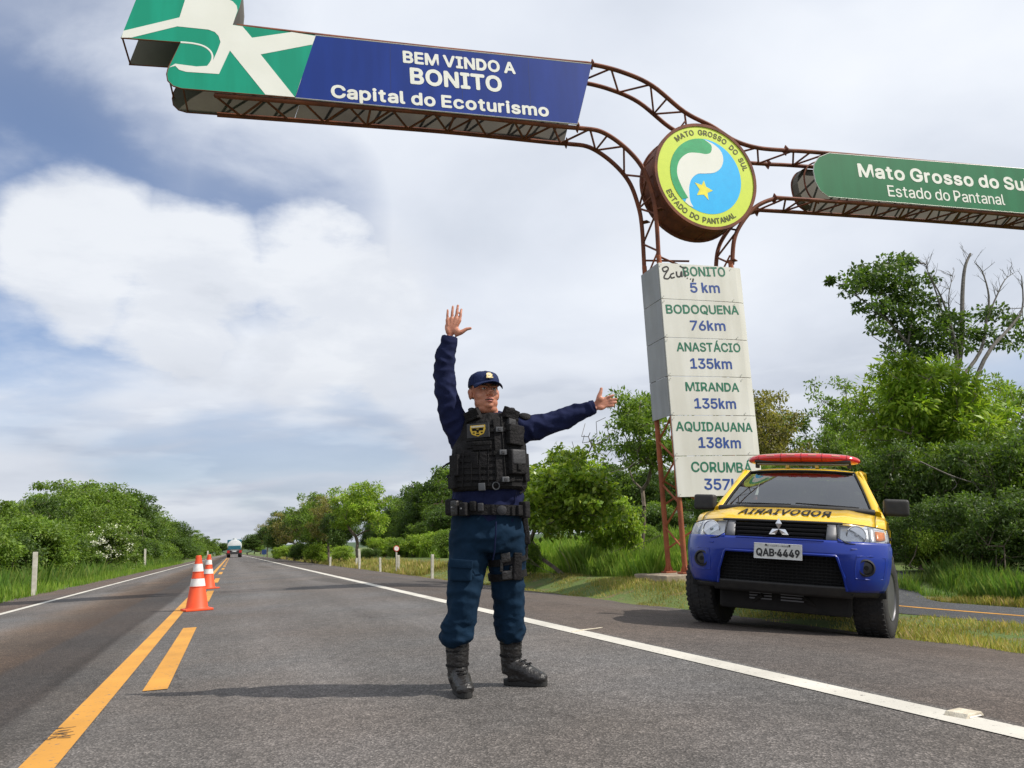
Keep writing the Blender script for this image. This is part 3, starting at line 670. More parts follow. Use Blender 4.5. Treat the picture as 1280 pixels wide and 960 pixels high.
S5 = [(416, 390), (425, 422), (461, 440), (430, 455), (432, 493), (409, 466), (370, 472), (388, 440), (365, 405), (402, 415)]
lam('yellow_star', S5, C4, -f0-.0045, 'star_yellow', face)
def arc_text(s_, r_, a0, a1, cap, inward=False):
    chars = [text_mesh(ch, None, cap, .04) if ch != ' ' else ([], [], cap*.55) for ch in s_]
    tot = sum(c[2] for c in chars); gap = (abs(R_(a1-a0))*r_-tot)/(len(s_)-1); pos = 0; mb = MB()
    sg = 1 if a1 > a0 else -1
    for vs, fs, wd in chars:
        mid = R_(a0)+sg*(pos+wd/2)/r_
        c = Vector((math.cos(mid), math.sin(mid))); tdir = Vector((-c.y, c.x))*sg; up = c*(1 if sg < 0 else -1)
        stack(mb, [(cu_+c.x*r_+tdir.x*(u-wd/2)+up.x*(v-cap/2), -f0-.0045, cv_+c.y*r_+tdir.y*(u-wd/2)+up.y*(v-cap/2)) for u, v in vs], fs, cap*.035) if vs else None
        pos += wd+gap
    return mb.build('lettering', 'dark_letters', face)
arc_text('MATO GROSSO DO SUL', Rr*.865, 130, 13, .115)
arc_text('ESTADO DO PANTANAL', Rr*.865, 203, 306, .115)

# ================================================================== CONES, POSTS, SMALL ROAD THINGS
mat('cone_orange', (.80, .085, .018), (.70, .07, .015), rough=.55, scale=6); mat('cone_white', (.78, .76, .74), (.62, .60, .57), rough=.5, scale=12)
mat('post_white', (.50, .48, .42), (.36, .34, .28), rough=.7, scale=9); mat('reflector_beige', (.66, .60, .48), (.5, .44, .33), rough=.6, scale=20, bump=.3); mat('grey_metal', (.32, .32, .31), rough=.5, metal=.6); mat('red_paint', (.55, .03, .02), rough=.45); mat('dark_blue_paint', (.02, .05, .16), rough=.5); mat('old_wood', (.18, .13, .08), (.12, .08, .05), rough=.9, scale=6)
def make_cone(loc, label, rz=0):
    t = empty('traffic_cone', loc, rz, label, 'traffic cone', 'traffic cones on the centre line')
    MB().prism([(.20*math.cos(a)*(1/max(abs(math.cos(a)), abs(math.sin(a))))**.85, .20*math.sin(a)*(1/max(abs(math.cos(a)), abs(math.sin(a))))**.85) for a in [i*math.pi/16 for i in range(32)]], 0, .028, None, 'xy').build('base', 'cone_orange', t, bevel=.006)
    R0 = lambda z: .155-(z-.028)*.158
    prof = [(R0(.028)+.012, .026), (R0(.05), .05), (R0(.36), .36), (R0(.36)-.004, .362), (R0(.37)-.006, .37), (R0(.37)-.006, .74), (.036, .76), (.030, .775), (.020, .78)]
    MB().lathe([(R0(.028)+.012, .027), (R0(.05), .05), (R0(.75), .745), (.040, .765), (.034, .78)], 28).build('body', 'cone_orange', t, smooth=40)
    for a, b in ((.34, .45), (.55, .66)):
        MB().lathe([(R0(a)+.0025, a), (R0(b)+.0025, b)], 28, closed=True).build('reflective_band', 'cone_white', t, smooth=True)
        MB().lathe([(R0(a)+.006, a-.012), (R0(a)+.006, a)], 28).build('ridge', 'cone_orange', t, smooth=40)
        MB().lathe([(R0(b)+.004, b), (R0(b)+.004, b+.008)], 28).build('ridge', 'cone_orange', t, smooth=40)
    return t
g_ = ground_at(246, 763); c1 = make_cone((g_.x, g_.y, .003), 'larger, nearer orange and white traffic cone standing on the yellow line', .25)
g_ = ground_at(265, 730); c2 = copy_tree(c1); c2.location = (g_.x-.02, g_.y-3.0, .003); c2.rotation_euler = (0, 0, .5); c2['label'] = 'smaller, farther orange and white traffic cone behind the first'
s1 = (763-700)/1.0
def post(px, Y, ytop, label, r=.05, z=None, group='white marker posts along the road'):
    X = col_at(px, Y); zz = terrain(X, Y)-.03; H = top_at(px, ytop, Y)-zz
    o = MB().box(-r, r, -r*.6, r*.6, 0, H).build('marker_post', 'post_white', bevel=.01); o.location = (X, Y, zz); o.rotation_euler = (R_(random.uniform(-2, 2)), R_(random.uniform(-2, 2)), .2)
    return tag(o, label, 'post', group)
random.seed(4)
post(42, 22.0, 690, 'nearest white marker post in the grass left of the road', .055)
post(181, 62.0, 686, 'second white marker post on the left verge by the flowering shrub', .07)
post(259.5, 120.0, 688.5, 'farthest white marker post on the left verge', .10)
post(540, 24.5, 693, 'white marker post nearest the man, on the grass strip', .045)
post(498.5, 32, 694, 'white marker post right behind the round road sign', .045)
post(475.3, 34, 697, 'short white marker post left of the round road sign', .045)
post(449.7, 40, 686, 'tall white marker post under the bright green tree', .06)
post(445.5, 44, 697.5, 'low white marker post beside the taller one under the bright tree', .055)
post(412.6, 46, 696, 'white marker post among the median tree trunks', .055)
# round road sign seen on its post
X = col_at(495.6, 31); t = empty('round_road_sign', (X, 31, terrain(X, 31)-.02), 0, 'small round white road sign with red rim on a white post', 'road sign')
H = top_at(495.6, 683, 31)-terrain(X, 31)
MB().tube([(0, 0, 0), (0, 0, H-.05)], .035, 8).build('post', 'post_white', t, smooth=True)
Mr = Matrix.Translation((0, -.045, H-.06)) @ Matrix.Rotation(math.pi/2, 4, 'X')
MB().lathe([(.115, -.01), (.115, .01)], 28, Mr).build('rim', 'red_paint', t); MB().lathe([(.088, .0105), (.088, .014)], 28, Mr).build('face', 'cone_white', t)
X = col_at(330, 105); t = empty('blue_road_sign', (X, 105, terrain(X, 105)), 0, 'small dark blue sign board on a post far along the right verge', 'road sign')
MB().tube([(0, 0, 0), (0, 0, .9)], .05, 6).build('post', 'grey_metal', t); MB().box(-.28, .28, -.09, -.05, .45, 1.05).build('board', 'dark_blue_paint', t, bevel=.01)
# power pole beyond the path
X = col_at(554.5, 60); t = empty('power_pole', (X, 60, terrain(X, 60)), 0, 'thin grey power pole with cross arm behind the path', 'power pole')
MB().tube([(0, 0, 0), (0, 0, 4.2)], [.11, .08], 8).build('pole', 'old_wood', t, smooth=True); MB().box(-.7, .7, -.05, .05, 3.85, 3.97).build('cross_arm', 'old_wood', t)
# raised road stud just off the right edge line
g_ = ground_at(1205, 895)
t = empty('road_stud', (g_.x, g_.y, g_.z+.002), R_(8), 'beige raised road stud beside the right edge line', 'road stud')
MB().prism([(-.062, 0), (.062, 0), (.045, .018), (-.045, .018)], -.05, .05).build('body', 'reflector_beige', t, bevel=.003)
MB().add([(-.040, -.0522, .003), (.040, -.0522, .003), (.032, -.047, .015), (-.032, -.047, .015)], [(0, 1, 2, 3)]).build('reflector', 'cone_white', t)
# a pale dry stick on the shoulder
g_ = ground_at(735, 788); o = MB().tube([(-.19, 0, .006), (-.05, .012, .008), (.07, .0, .007), (.19, .02, .006)], [.004, .006, .005, .003], 6).build('dry_stick', 'reflector_beige'); o.location = g_; o.rotation_euler = (0, 0, .3)
tag(o, 'pale dry stick lying on the shoulder near the white line', 'stick')

# scuffed rubber marks on the yellow line
g_ = ground_at(75, 918); rs = random.Random(8); mb = MB()
for k in range(26):
    x = rs.uniform(-.05, .05); y = rs.uniform(-.13, .13); L = rs.uniform(.008, .03); w_ = rs.uniform(.002, .004); sl = rs.uniform(-.4, .4)*L
    mb.add([(x-L, y-w_+sl, .0062), (x+L, y-w_-sl, .0062), (x+L, y+w_-sl, .0066), (x-L, y+w_+sl, .0066)], [(0, 1, 2, 3)])
o = mb.build('rubber_scuff', 'black_paint', kind='stuff'); o.location = (g_.x, g_.y, 0); tag(o, 'dark rubber scuff marks on the near end of the yellow line', 'scuff mark')
# ================================================================== VEGETATION
leafmat('leaf_mid', (0.084, 0.147, 0.020), (0.135, 0.218, 0.030), (0.202, 0.281, 0.049)); leafmat('leaf_dark', (0.044, 0.084, 0.020), (0.071, 0.124, 0.023), (0.111, 0.166, 0.037))
leafmat('leaf_bright', (0.143, 0.239, 0.023), (0.210, 0.324, 0.033), (0.336, 0.407, 0.059)); leafmat('leaf_olive', (0.118, 0.127, 0.033), (0.186, 0.176, 0.047), (0.285, 0.239, 0.075))
leafmat('leaf_gloss', (0.101, 0.176, 0.020), (0.176, 0.267, 0.030), (0.303, 0.366, 0.059), rough=.36)
leafmat('leaf_flower', (0.075, 0.134, 0.023), (0.126, 0.190, 0.033), (0.186, 0.253, 0.049), white=.05)
leafmat('blade_green', (0.099, 0.184, 0.021), (0.151, 0.252, 0.029), (0.232, 0.291, 0.052), tr=.4); leafmat('blade_dry', (0.186, 0.213, 0.046), (0.278, 0.262, 0.069), (0.418, 0.301, 0.138), tr=.35)
leafmat('blade_tall', (0.064, 0.131, 0.021), (0.099, 0.179, 0.025), (0.174, 0.213, 0.052), tr=.4)
mat('bark', (.17, .135, .10), (.085, .068, .05), rough=.9, scale=9, bump=.6, bscale=30); mat('bark_pale', (.30, .26, .20), (.17, .14, .11), rough=.9, scale=7, bump=.5, bscale=25); mat('dead_wood', (.17, .155, .14), (.09, .08, .07), rough=.9, scale=10)
def leaves_mesh(centres, radii, n_per, size, rng, flat=.5, aspect=2.0, droop=.2):
    C_ = np.repeat(np.asarray(centres, float), n_per, axis=0); Rd = np.repeat(np.asarray(radii, float), n_per)
    n = len(C_); d = rng.normal(size=(n, 3)); d /= np.linalg.norm(d, axis=1)[:, None]; rr = rng.random(n)**.45
    off_ = d*(Rd*rr)[:, None]; off_[:, 2] *= flat; Pn = C_+off_
    ax = d*.7+rng.normal(size=(n, 3))*.6; ax[:, 2] -= droop; ax /= np.linalg.norm(ax, axis=1)[:, None]
    up = rng.normal(size=(n, 3))*.55+np.array([0, 0, 1.0]); sd = np.cross(ax, up); sd /= np.linalg.norm(sd, axis=1)[:, None]+1e-9
    nn = np.cross(sd, ax); s_ = size*(.6+.8*rng.random(n))[:, None]; hw = s_/aspect/2*1.1
    a = Pn; b = Pn+ax*s_*.45+sd*hw+nn*s_*.06; c = Pn+ax*s_+nn*s_*-.05; e = Pn+ax*s_*.45-sd*hw+nn*s_*.06
    V = np.stack([a, b, c, e], 1).reshape(-1, 3); return V
def quads_obj(name, V, m, parent=None, kind=None):
    n = len(V)//4; me = bpy.data.meshes.new(name)
    me.vertices.add(len(V)); me.vertices.foreach_set('co', V.astype(np.float32).ravel())
    me.loops.add(n*4); me.loops.foreach_set('vertex_index', np.arange(n*4, dtype=np.int32)); me.polygons.add(n)
    me.polygons.foreach_set('loop_start', np.arange(0, n*4, 4, dtype=np.int32)); me.update(calc_edges=True); me.validate()
    me.materials.append(MATS[m]); o = bpy.data.objects.new(name, me); link(o, parent)
    if kind: o['kind'] = kind
    return o
def skeleton(pts, root, trunk_top, rng, stems=1, bias=.75):
    # greedy branching: each crown point hangs on the nearest node that lies closer to the trunk
    nodes = []; par = []
    for s_ in range(stems):
        a = rng.random()*6.28; o = np.array([math.cos(a), math.sin(a), 0])*(.12*stems if stems > 1 else 0)
        prev = -1
        for k in range(5):
            t = k/4; nodes.append(np.array(root)+o*(.4+t*2)+np.array([rng.normal()*.04*k, rng.normal()*.04*k, trunk_top*t])); par.append(prev); prev = len(nodes)-1
    tt = nodes[-1]; order = np.argsort(np.linalg.norm(pts-tt, axis=1))
    for i in order:
        p = pts[i]; best = None; bd = 1e9
        for j, q in enumerate(nodes):
            d = np.linalg.norm(p-q)+(.8*max(0, q[2]-p[2]+.1)); 
            if d < bd: bd = d; best = j
        q = nodes[best]; L = np.linalg.norm(p-q)
        if L > .9:
            mid = (p+q)/2+rng.normal(size=3)*.06*L+np.array([0, 0, -.05*L]); nodes.append(mid); par.append(best); best = len(nodes)-1
        nodes.append(p); par.append(best)
    cnt = [0]*len(nodes)
    for i in range(len(nodes)-1, -1, -1):
        if cnt[i] == 0: cnt[i] = 1
        if par[i] >= 0: cnt[par[i]] += cnt[i]
    return nodes, par, cnt
def limbs(nodes, par, cnt, r0, name, m, parent, minr=.006, sel=None):
    mb = MB(); tot = max(cnt)
    for i, p in enumerate(par):
        if p < 0: continue
        if sel and not sel(i): continue
        ra = max(minr, r0*(cnt[p]/tot)**.5); rb = max(minr, r0*(cnt[i]/tot)**.5); ra = min(ra, rb*1.5)
        mb.tube([nodes[p], nodes[i]], [ra, rb], 5 if ra > .03 else 3, caps=False)
    return mb.build(name, m, parent, smooth=True)
def crown_pts(rng, n, rx, rz, zc, shape='dome', lump=5, rin=.45):
    # points spread through lobes so that the outline is uneven and has gaps
    lobes = []
    for i in range(lump):
        a = rng.random()*6.28; h = rng.random(); r = (.30+.45*rng.random())
        lobes.append((np.array([math.cos(a)*rx*r, math.sin(a)*rx*r, zc+rz*(h*1.3-.62)]), .38+.30*rng.random()))
    lobes.append((np.array([0, 0, zc+rz*.35]), .5))
    P_ = []
    while len(P_) < n:
        c, s_ = lobes[rng.integers(len(lobes))]; d = rng.normal(size=3); d /= np.linalg.norm(d); r = rin+(1-rin)*rng.random()**.6
        p = c+d*np.array([rx*s_, rx*s_, rz*s_])*r
        if shape == 'dome' and p[2] < zc-rz*.75: continue
        if p[2] < .15: p[2] = .15+rng.random()*.4
        P_.append(p)
    return np.array(P_)
def make_tree(kind, seed, H, rx, trunk, n, lpc, lsize, lm, bm_='bark', stems=1, rc=.42, lump=7, r0=.12, low=0.0, flat=.6, aspect=2.0):
    rng = np.random.default_rng(seed); root = bpy.data.objects.new(kind, None); link(root)
    rz = (H-low)/2; zc = low+rz
    P_ = crown_pts(rng, n, rx, rz, zc, 'bush' if low < .4 else 'dome', lump)
    P_[:, 2] = np.minimum(P_[:, 2], H-rc*.5)
    nodes, par, cnt = skeleton(P_, (0, 0, 0), trunk, rng, stems)
    limbs(nodes, par, cnt, r0, 'trunk', bm_, root)
    V = leaves_mesh(P_, rc*(.6+.7*rng.random(len(P_))), lpc, lsize, rng, flat, aspect); quads_obj('crown', V, lm, root)
    root['H'] = H; root['R'] = rx; return root
protos = {
 'A': make_tree('broadleaf_tree', 1, 5.5, 2.7, 1.2, 230, 75, .17, 'leaf_mid', rc=.50),
 'B': make_tree('broadleaf_tree', 2, 5.0, 2.4, .8, 230, 75, .16, 'leaf_dark', rc=.48, low=.5),
 'C': make_tree('roadside_bush', 3, 3.0, 2.1, .35, 220, 70, .15, 'leaf_mid', stems=3, rc=.42, low=.05, r0=.06),
 'D': make_tree('roadside_bush', 4, 2.6, 2.0, .3, 200, 70, .14, 'leaf_dark', stems=3, rc=.42, low=.05, r0=.05),
 'E': make_tree('broadleaf_tree', 5, 6.5, 2.6, 2.2, 220, 70, .17, 'leaf_bright', rc=.46, low=1.7, r0=.13),
 'F': make_tree('broadleaf_tree', 6, 7.5, 3.0, 2.4, 210, 60, .17, 'leaf_olive', rc=.50, low=2.0, r0=.14, lump=9),
 'G': make_tree('roadside_bush', 7, 2.2, 1.6, .3, 150, 70, .13, 'leaf_bright', stems=3, rc=.36, low=.05, r0=.05),
 'J': make_tree('broadleaf_tree', 14, 6.5, 2.7, 1.6, 150, 62, .17, 'leaf_mid', rc=.36, lump=13, low=.9, r0=.11, flat=.5, aspect=2.6),
 'K': make_tree('roadside_bush', 15, 3.4, 1.7, .5, 150, 58, .14, 'leaf_dark', stems=6, rc=.30, lump=14, low=.1, r0=.04, flat=.8, aspect=2.8),
 'L': make_tree('broadleaf_tree', 16, 6.0, 2.5, 1.4, 140, 60, .20, 'leaf_bright', rc=.38, lump=12, low=1.2, r0=.11, flat=.5, aspect=3.4),
 'H': make_tree('broadleaf_tree', 8, 6.0, 2.9, 1.0, 260, 75, .16, 'leaf_mid', rc=.5, low=.4, lump=10),
}
used = set(); prng = random.Random(11)
def plant(k, X, Y, H, label, group, wide=1.0, cat=None, rz=None):
    p = protos[k]
    if k in used: o = copy_tree(p)
    else: o = p; used.add(k)
    s_ = H/p['H']; sx = s_*wide
    o.location = (X, Y, terrain(X, Y)-.05); o.scale = (sx, sx*prng.uniform(.92, 1.08), s_); o.rotation_euler = (0, 0, prng.uniform(0, 6.28) if rz is None else rz)
    tag(o, label, cat or ('tree' if p.name.startswith('broad') else 'bush'), group)
    return o
def plant_px(k, px, Y, ytop, label, group, wide=1.0, cat=None, rz=None, X=None):
    X = col_at(px, Y) if X is None else X
    H = top_at(px, ytop, Y)-terrain(X, Y)
    return plant(k, X, Y, max(.8, H*1.03), label, group, wide, cat, rz)
# --- left side of the road
GL = 'trees of the hedge row left of the road'; LL = 'dense green tree in the unbroken row left of the road'
LB = 'low leafy bush at the foot of the tree row left of the road'; GLB = 'bushes at the foot of the left tree row'
tops = [(-160, 640), (-90, 622), (-40, 632), (0, 628), (25, 622), (50, 616), (75, 612), (100, 603), (125, 607), (150, 619), (165, 632), (180, 640), (195, 645), (208, 651), (220, 657), (232, 662), (243, 666), (252, 669), (260, 672), (266, 672)]
for i, (px, yt) in enumerate(tops):
    # row runs parallel to the road at about X = -12
    r = ray(px, 691-.0437*(px-290)+6); Y = -12.0/(r.x/r.y) if r.x < 0 else 200
    Y = min(Y, 320)
    plant_px('ABHABHHA'[i % 8], px, Y, yt+2, {3: 'leafy green tree at the left edge of the photo behind the verge', 5: 'leafy green tree rising behind the nearest marker post', 7: 'highest tree of the row left of the road, with a rounded top', 9: 'leafy green tree standing right behind the white flowering shrub', 11: 'leafy green tree above the second white marker post on the left', 19: 'last small tree where the left row meets the horizon'}.get(i, LL), GL, wide=1.15 if i < 16 else .9)
    if i % 2 == 0 and i < 14: plant_px('BH'[i//2 % 2], px+9, Y+7, yt+9, LL, GL, wide=1.2)
for i in range(26):
    Y = 24+i*3.4+prng.uniform(-1, 1); X = -8.9+prng.uniform(-.5, .5)-.4
    plant('CDC'[i % 3], X, Y, prng.uniform(1.9, 3.0), LB, GLB, wide=1.1)
for i in range(14):
    Y = 114+i*9; plant('CD'[i % 2], -8.5, Y, prng.uniform(2.2, 3.5), LB, GLB, wide=1.2)
for i in range(7):
    plant('BHA'[i % 3], -16-prng.uniform(0, 3), 14+i*3, prng.uniform(3.5, 5), LL, GL)
# flowering shrub
fl = make_tree('flowering_shrub', 21, 2.6, .95, .4, 90, 60, .12, 'leaf_flower', stems=2, rc=.30, low=.1, r0=.04)
X = col_at(141, 48); fl.location = (X, 48, -.06); H = top_at(141, 655, 48)+.05; fl.scale = (1.15, 1.15, H/2.6)
rng = np.random.default_rng(5); leafmat('petal_white', (.72, .72, .62), (.80, .80, .72), (.66, .68, .5), tr=.2)
Pf = np.array([(rng.normal()*.45, -.7+rng.normal()*.25, .9+rng.random()*1.5) for _ in range(16)]); Pf = np.vstack([Pf, [[0, -.1, 2.5], [.1, 0, 2.45], [-.15, -.2, 2.35], [-.5, -.5, 1.9], [.7, -.4, 1.5]]])
quads_obj('blossom', leaves_mesh(Pf, np.full(len(Pf), .13), 26, .06, rng, 1.0, 1.2), 'petal_white', fl)
tag(fl, 'flowering shrub with white blossom clusters on the left verge', 'shrub')
# --- trees closing the road far ahead
for i, (px, Y, yt) in enumerate([(283, 420, 679), (292, 520, 676), (300, 430, 677), (309, 330, 673), (318, 300, 674), (326, 260, 668)]):
    plant_px('BHFBHB'[i], px, Y, yt, 'small far tree where the road meets the horizon', 'far trees at the end of the road', wide=1.6)
# --- median trees between the road and the side path
GM = 'trees on the strip between road and side path'; LM_ = 'bushy olive green tree in the clump on the median strip'
for i, (px, Y, yt, k, wd) in enumerate([(334, 150, 656, 'F', 1.0), (342, 128, 652, 'B', 1.1), (350, 110, 648, 'F', 1.0), (359, 98, 641, 'B', 1.0), (368, 88, 641, 'F', 1.0), (377, 78, 634, 'B', 1.0), (388, 70, 626, 'F', .95), (399, 64, 618, 'H', .95), (411, 60, 622, 'F', .9), (424, 57, 632, 'B', .8)]):
    plant_px(k, px, Y, yt, {0: 'farthest low tree of the median clump, near the blue road sign', 7: 'tall dark leaved tree directly left of the bright green median tree', 9: 'small dark tree at the near end of the median clump under the bright tree'}.get(i, LM_), GM, wide=wd)
o = plant_px('E', 447, 48, 608, 'bright green spreading tree with leaning trunk at the near end of the median clump', None, wide=1.05, rz=2.0)
for px, Y, h in ((352, 92, 1.4), (366, 84, 1.6), (383, 72, 1.7), (396, 62, 1.5), (428, 54, 1.1), (463, 50, .8)):
    plant('D' if px % 2 else 'G', col_at(px, Y), Y, h, 'low shrub beneath the median trees', 'shrubs beneath the median trees')
# --- dark wood beyond the path, rising toward the man
GW = 'trees of the dark wood beyond the side path'; LW = 'dark green tree in the wood beyond the side path'
for i, (px, Y, yt, k) in enumerate([(472, 95, 655, 'B'), (484, 92, 640, 'B'), (496, 88, 630, 'H'), (508, 84, 622, 'B'), (520, 80, 620, 'B'), (532, 76, 608, 'H'), (545, 72, 597, 'B'), (556, 68, 588, 'B'), (570, 64, 586, 'H'), (586, 62, 590, 'B'), (604, 60, 588, 'B'), (622, 58, 586, 'H'), (640, 56, 590, 'B'), (660, 56, 596, 'B'), (682, 58, 590, 'H'),
     (478, 80, 658, 'B'), (500, 74, 648, 'H'), (520, 68, 640, 'B'), (540, 60, 632, 'H'), (560, 55, 630, 'B'), (700, 70, 600, 'B'), (725, 74, 598, 'H'), (750, 78, 588, 'B'), (772, 78, 580, 'B'), (795, 76, 578, 'H'), (815, 74, 588, 'B'), (838, 72, 594, 'B')]):
    plant_px(k, px, Y, yt, {0: 'lowest tree at the left end of the dark wood beyond the path', 6: 'tall dark tree of the wood just left of the power pole', 7: 'tallest dark tree of the wood directly beside the man on the left'}.get(i, LW), GW, wide=1.05)
for i, (px, Y, yt, k) in enumerate([(476, 62, 672, 'G'), (503, 58, 672, 'C'), (524, 55, 668, 'G'), (546, 52, 665, 'G'), (566, 47, 662, 'C'), (630, 44, 664, 'G'), (812, 40, 655, 'C'), (765, 46, 655, 'G')]):
    plant_px(k, px, Y, yt, 'light green bush in the tall grass before the dark wood', 'bushes in the tall grass before the dark wood')
for i, (px, Y, yt, k) in enumerate([(770, 52, 640, 'C'), (795, 48, 632, 'D'), (822, 50, 628, 'C'), (850, 46, 640, 'D'), (880, 44, 640, 'C'), (905, 40, 640, 'D'), (935, 38, 630, 'C')]):
    plant_px(k, px, Y, yt, 'dark bush low on the bank seen behind the sign column legs', 'bushes on the bank behind the sign column', wide=1.1)
# --- big bush right of the man
bb = make_tree('big_bush', 33, 3.3, 1.38, .9, 230, 62, .125, 'leaf_gloss', 'bark', stems=7, rc=.25, lump=17, r0=.05, low=.75, flat=.7, aspect=1.9)
Y = 17.5; X = col_at(716, Y); H = top_at(716, 552, Y)-terrain(X, Y); bb.location = (X, Y, terrain(X, Y)-.03); bb.scale = (1.02, 1.0, H/3.3)
tag(bb, 'big bush with glossy light green leaves right of the man', 'bush')
o = plant_px('C', 664, 19.0, 672, 'small dark bush at the left foot of the big glossy bush', None, wide=.6)
o = plant_px('G', 770, 19.5, 620, 'bush leaning off the right side of the big glossy bush', None, wide=.6)
# --- feathery tree left of the column
ac = make_tree('feathery_tree', 42, 5.4, 1.65, 2.2, 120, 60, .16, 'leaf_mid', 'bark', rc=.40, lump=8, r0=.07, low=2.4, flat=.35, aspect=2.6)
Y = 24; X = col_at(806, Y); ac.location = (X, Y, terrain(X, Y)-.05); ac.scale = (1, 1, (top_at(806, 484, Y)-terrain(X, Y))/5.4); tag(ac, 'feathery tree with flat leaf layers behind the left side of the sign column', 'tree')
# bare twigs reaching up beside it
rng = np.random.default_rng(9); pts = np.array([(rng.normal()*.6-.2, rng.normal()*.3, 2.6+rng.random()*1.9) for _ in range(34)]); root = empty('bare_sapling', (col_at(764, 22), 22, terrain(9, 22)), 0, 'bare leafless sapling between big bush and feathery tree', 'sapling')
nd = skeleton(pts, (0, 0, 0), 1.6, rng); limbs(*nd, .035, 'trunk', 'dead_wood', root, .004)
# --- right: trees behind the truck
for i, (px, Y, yt, k, wd, lb_) in enumerate([
    (968, 24, 490, 'F', .8, 'olive green thin-crowned tree right behind the sign column'), (1030, 25, 486, 'J', .85, 'mid green open-crowned tree above the pickup roof light'),
    (1085, 24, 498, 'J', .8, 'mid green tree between the pickup light bar and the tall bright tree'),
    (925, 32, 545, 'H', .9, 'dark tree seen through the gap behind the sign panels'), (868, 34, 575, 'B', .9, 'dark tree seen just under the sign column panels')]):
    plant_px(k, px, Y, yt, lb_, None, wide=wd)
GR = 'bushes of the dense thicket on the right'; LR = 'dense leafy bush in the thicket along the far side of the path'
for i, (px, Y, yt, k) in enumerate([(900, 19, 610, 'K'), (955, 18, 592, 'K'), (1005, 17, 575, 'C'), (1050, 16.5, 568, 'K'), (1092, 15.6, 575, 'K'), (1120, 15, 560, 'K'), (1150, 14.6, 585, 'K'), (1185, 14, 560, 'K'), (1225, 13.4, 578, 'K'), (1265, 12.8, 560, 'K'), (1310, 12.4, 550, 'K'), (1360, 12, 540, 'C'),
     (1410, 11.5, 520, 'K'), (1126, 13.6, 640, 'K'), (1160, 13.2, 672, 'G'), (1186, 12.9, 618, 'K'), (1214, 12.6, 668, 'G'), (1243, 12.0, 632, 'K'), (1275, 11.6, 612, 'K'), (1335, 10.8, 640, 'D'), (1040, 15, 650, 'C'), (1085, 14.2, 650, 'K'), (1000, 16, 650, 'D')]):
    if i >= 12 and px > 1100: Y *= .84
    X = max(col_at(px, Y), 11.2)
    o = plant_px(k, px, Y, yt, LR, GR, wide=prng.uniform(.7, 1.0), X=X); o.rotation_euler[0] = prng.uniform(-.12, .12); o.rotation_euler[1] = prng.uniform(-.12, .12)
for i, (px, Y, yt, k) in enumerate([(1118, 20, 528, 'J'), (1165, 19, 540, 'J'), (1246, 17, 520, 'J'), (1296, 16.5, 470, 'L'), (1350, 15, 440, 'J'), (1078, 22, 535, 'J'), (1215, 22, 520, 'J'), (1148, 15.2, 548, 'J'), (1212, 14.4, 556, 'L'), (1272, 13.8, 540, 'J')]):
    plant_px(k, px, Y, yt, ['dark leafy tree right above the pickup mirror on the right', 'dark leafy tree in the thicket below the bright drooping tree', 'dark leafy tree in the thicket near the right photo edge', 'tall dark tree cut by the right photo edge', 'dark tree in the thicket just outside the right photo edge', 'dark leafy tree low between the pickup roof and the bright tree', 'dark leafy tree hidden behind the trunk of the bright tree', 'thin leafy tree in the thicket right beside the pickup mirror', 'thin pale green tree in the thicket below the fallen branch', 'thin leafy tree in the thicket at the right photo edge'][i], 'trees in the thicket on the right', wide=.75)
# tall bright tree with drooping compound leaves
bt = make_tree('bright_tree', 51, 6.0, 1.75, 2.2, 190, 70, .20, 'leaf_bright', 'bark_pale', rc=.36, lump=13, r0=.10, low=1.9, flat=.55, aspect=3.4)
Y = 15.5; X = col_at(1195, Y); bt.location = (X, Y, terrain(X, Y)-.05); bt.scale = (1.0, 1.0, (top_at(1195, 428, Y)-terrain(X, Y))/6.0); tag(bt, 'tall bright green tree with drooping leaves right of the pickup', 'tree')
# half dead tree: leafy on the left, bare limbs on the right
Y = 25.0; rng = np.random.default_rng(77)
def loc(px, py, dy=0.0):
    p = ray(px, py); t = (Y+dy)/p.y; return np.array([p.x*t, Y+dy, p.z*t+CH])
X0 = col_at(1185, Y); z0 = terrain(X0, Y); hd = empty('half_dead_tree', (X0, Y, z0-.05), 0, 'tall half dead tree, leafy on its left, bare grey limbs on its right', 'tree')
org = np.array([X0, Y, z0-.05]); L_ = lambda px, py, dy=0.0: loc(px, py, dy)-org
mb = MB()
main = [([(1185, 700, 0), (1178, 560, 0), (1160, 470, .2), (1135, 430, .4), (1110, 400, .6), (1095, 375, .6)], .16, .03),
        ([(1178, 560, 0), (1190, 480, -.3), (1196, 440, -.4), (1180, 380, -.5), (1165, 350, -.5)], .12, .02),
        ([(1190, 500, 0), (1202, 430, .2), (1203, 370, .4), (1206, 335, .4), (1213, 317, .4)], .13, .05),
        ([(1195, 480, 0), (1225, 440, .1), (1233, 400, .1), (1236, 370, .1), (1228, 340, .2), (1218, 328, .2)], .09, .012),
        ([(1233, 400, .1), (1245, 372, 0), (1256, 350, 0), (1268, 341, 0)], .05, .008),
        ([(1185, 560, 0), (1230, 450, -.4), (1262, 410, -.4), (1278, 385, -.4), (1277, 345, -.4)], .11, .02),
        ([(1196, 440, -.3), (1188, 400, -.3), (1186, 370, -.2), (1192, 340, -.2)], .05, .008), ([(1196, 450, -.3), (1170, 365, 0), (1160, 340, 0), (1157, 330, 0)], .05, .008),
        ([(1135, 430, .4), (1100, 392, .4), (1070, 370, .4), (1045, 357, .4)], .05, .008), ([(1135, 430, .3), (1140, 380, .3), (1125, 345, .3), (1110, 328, .3)], .05, .01), ([(1160, 470, .2), (1120, 440, 0), (1090, 420, 0)], .05, .01)]
ends = []
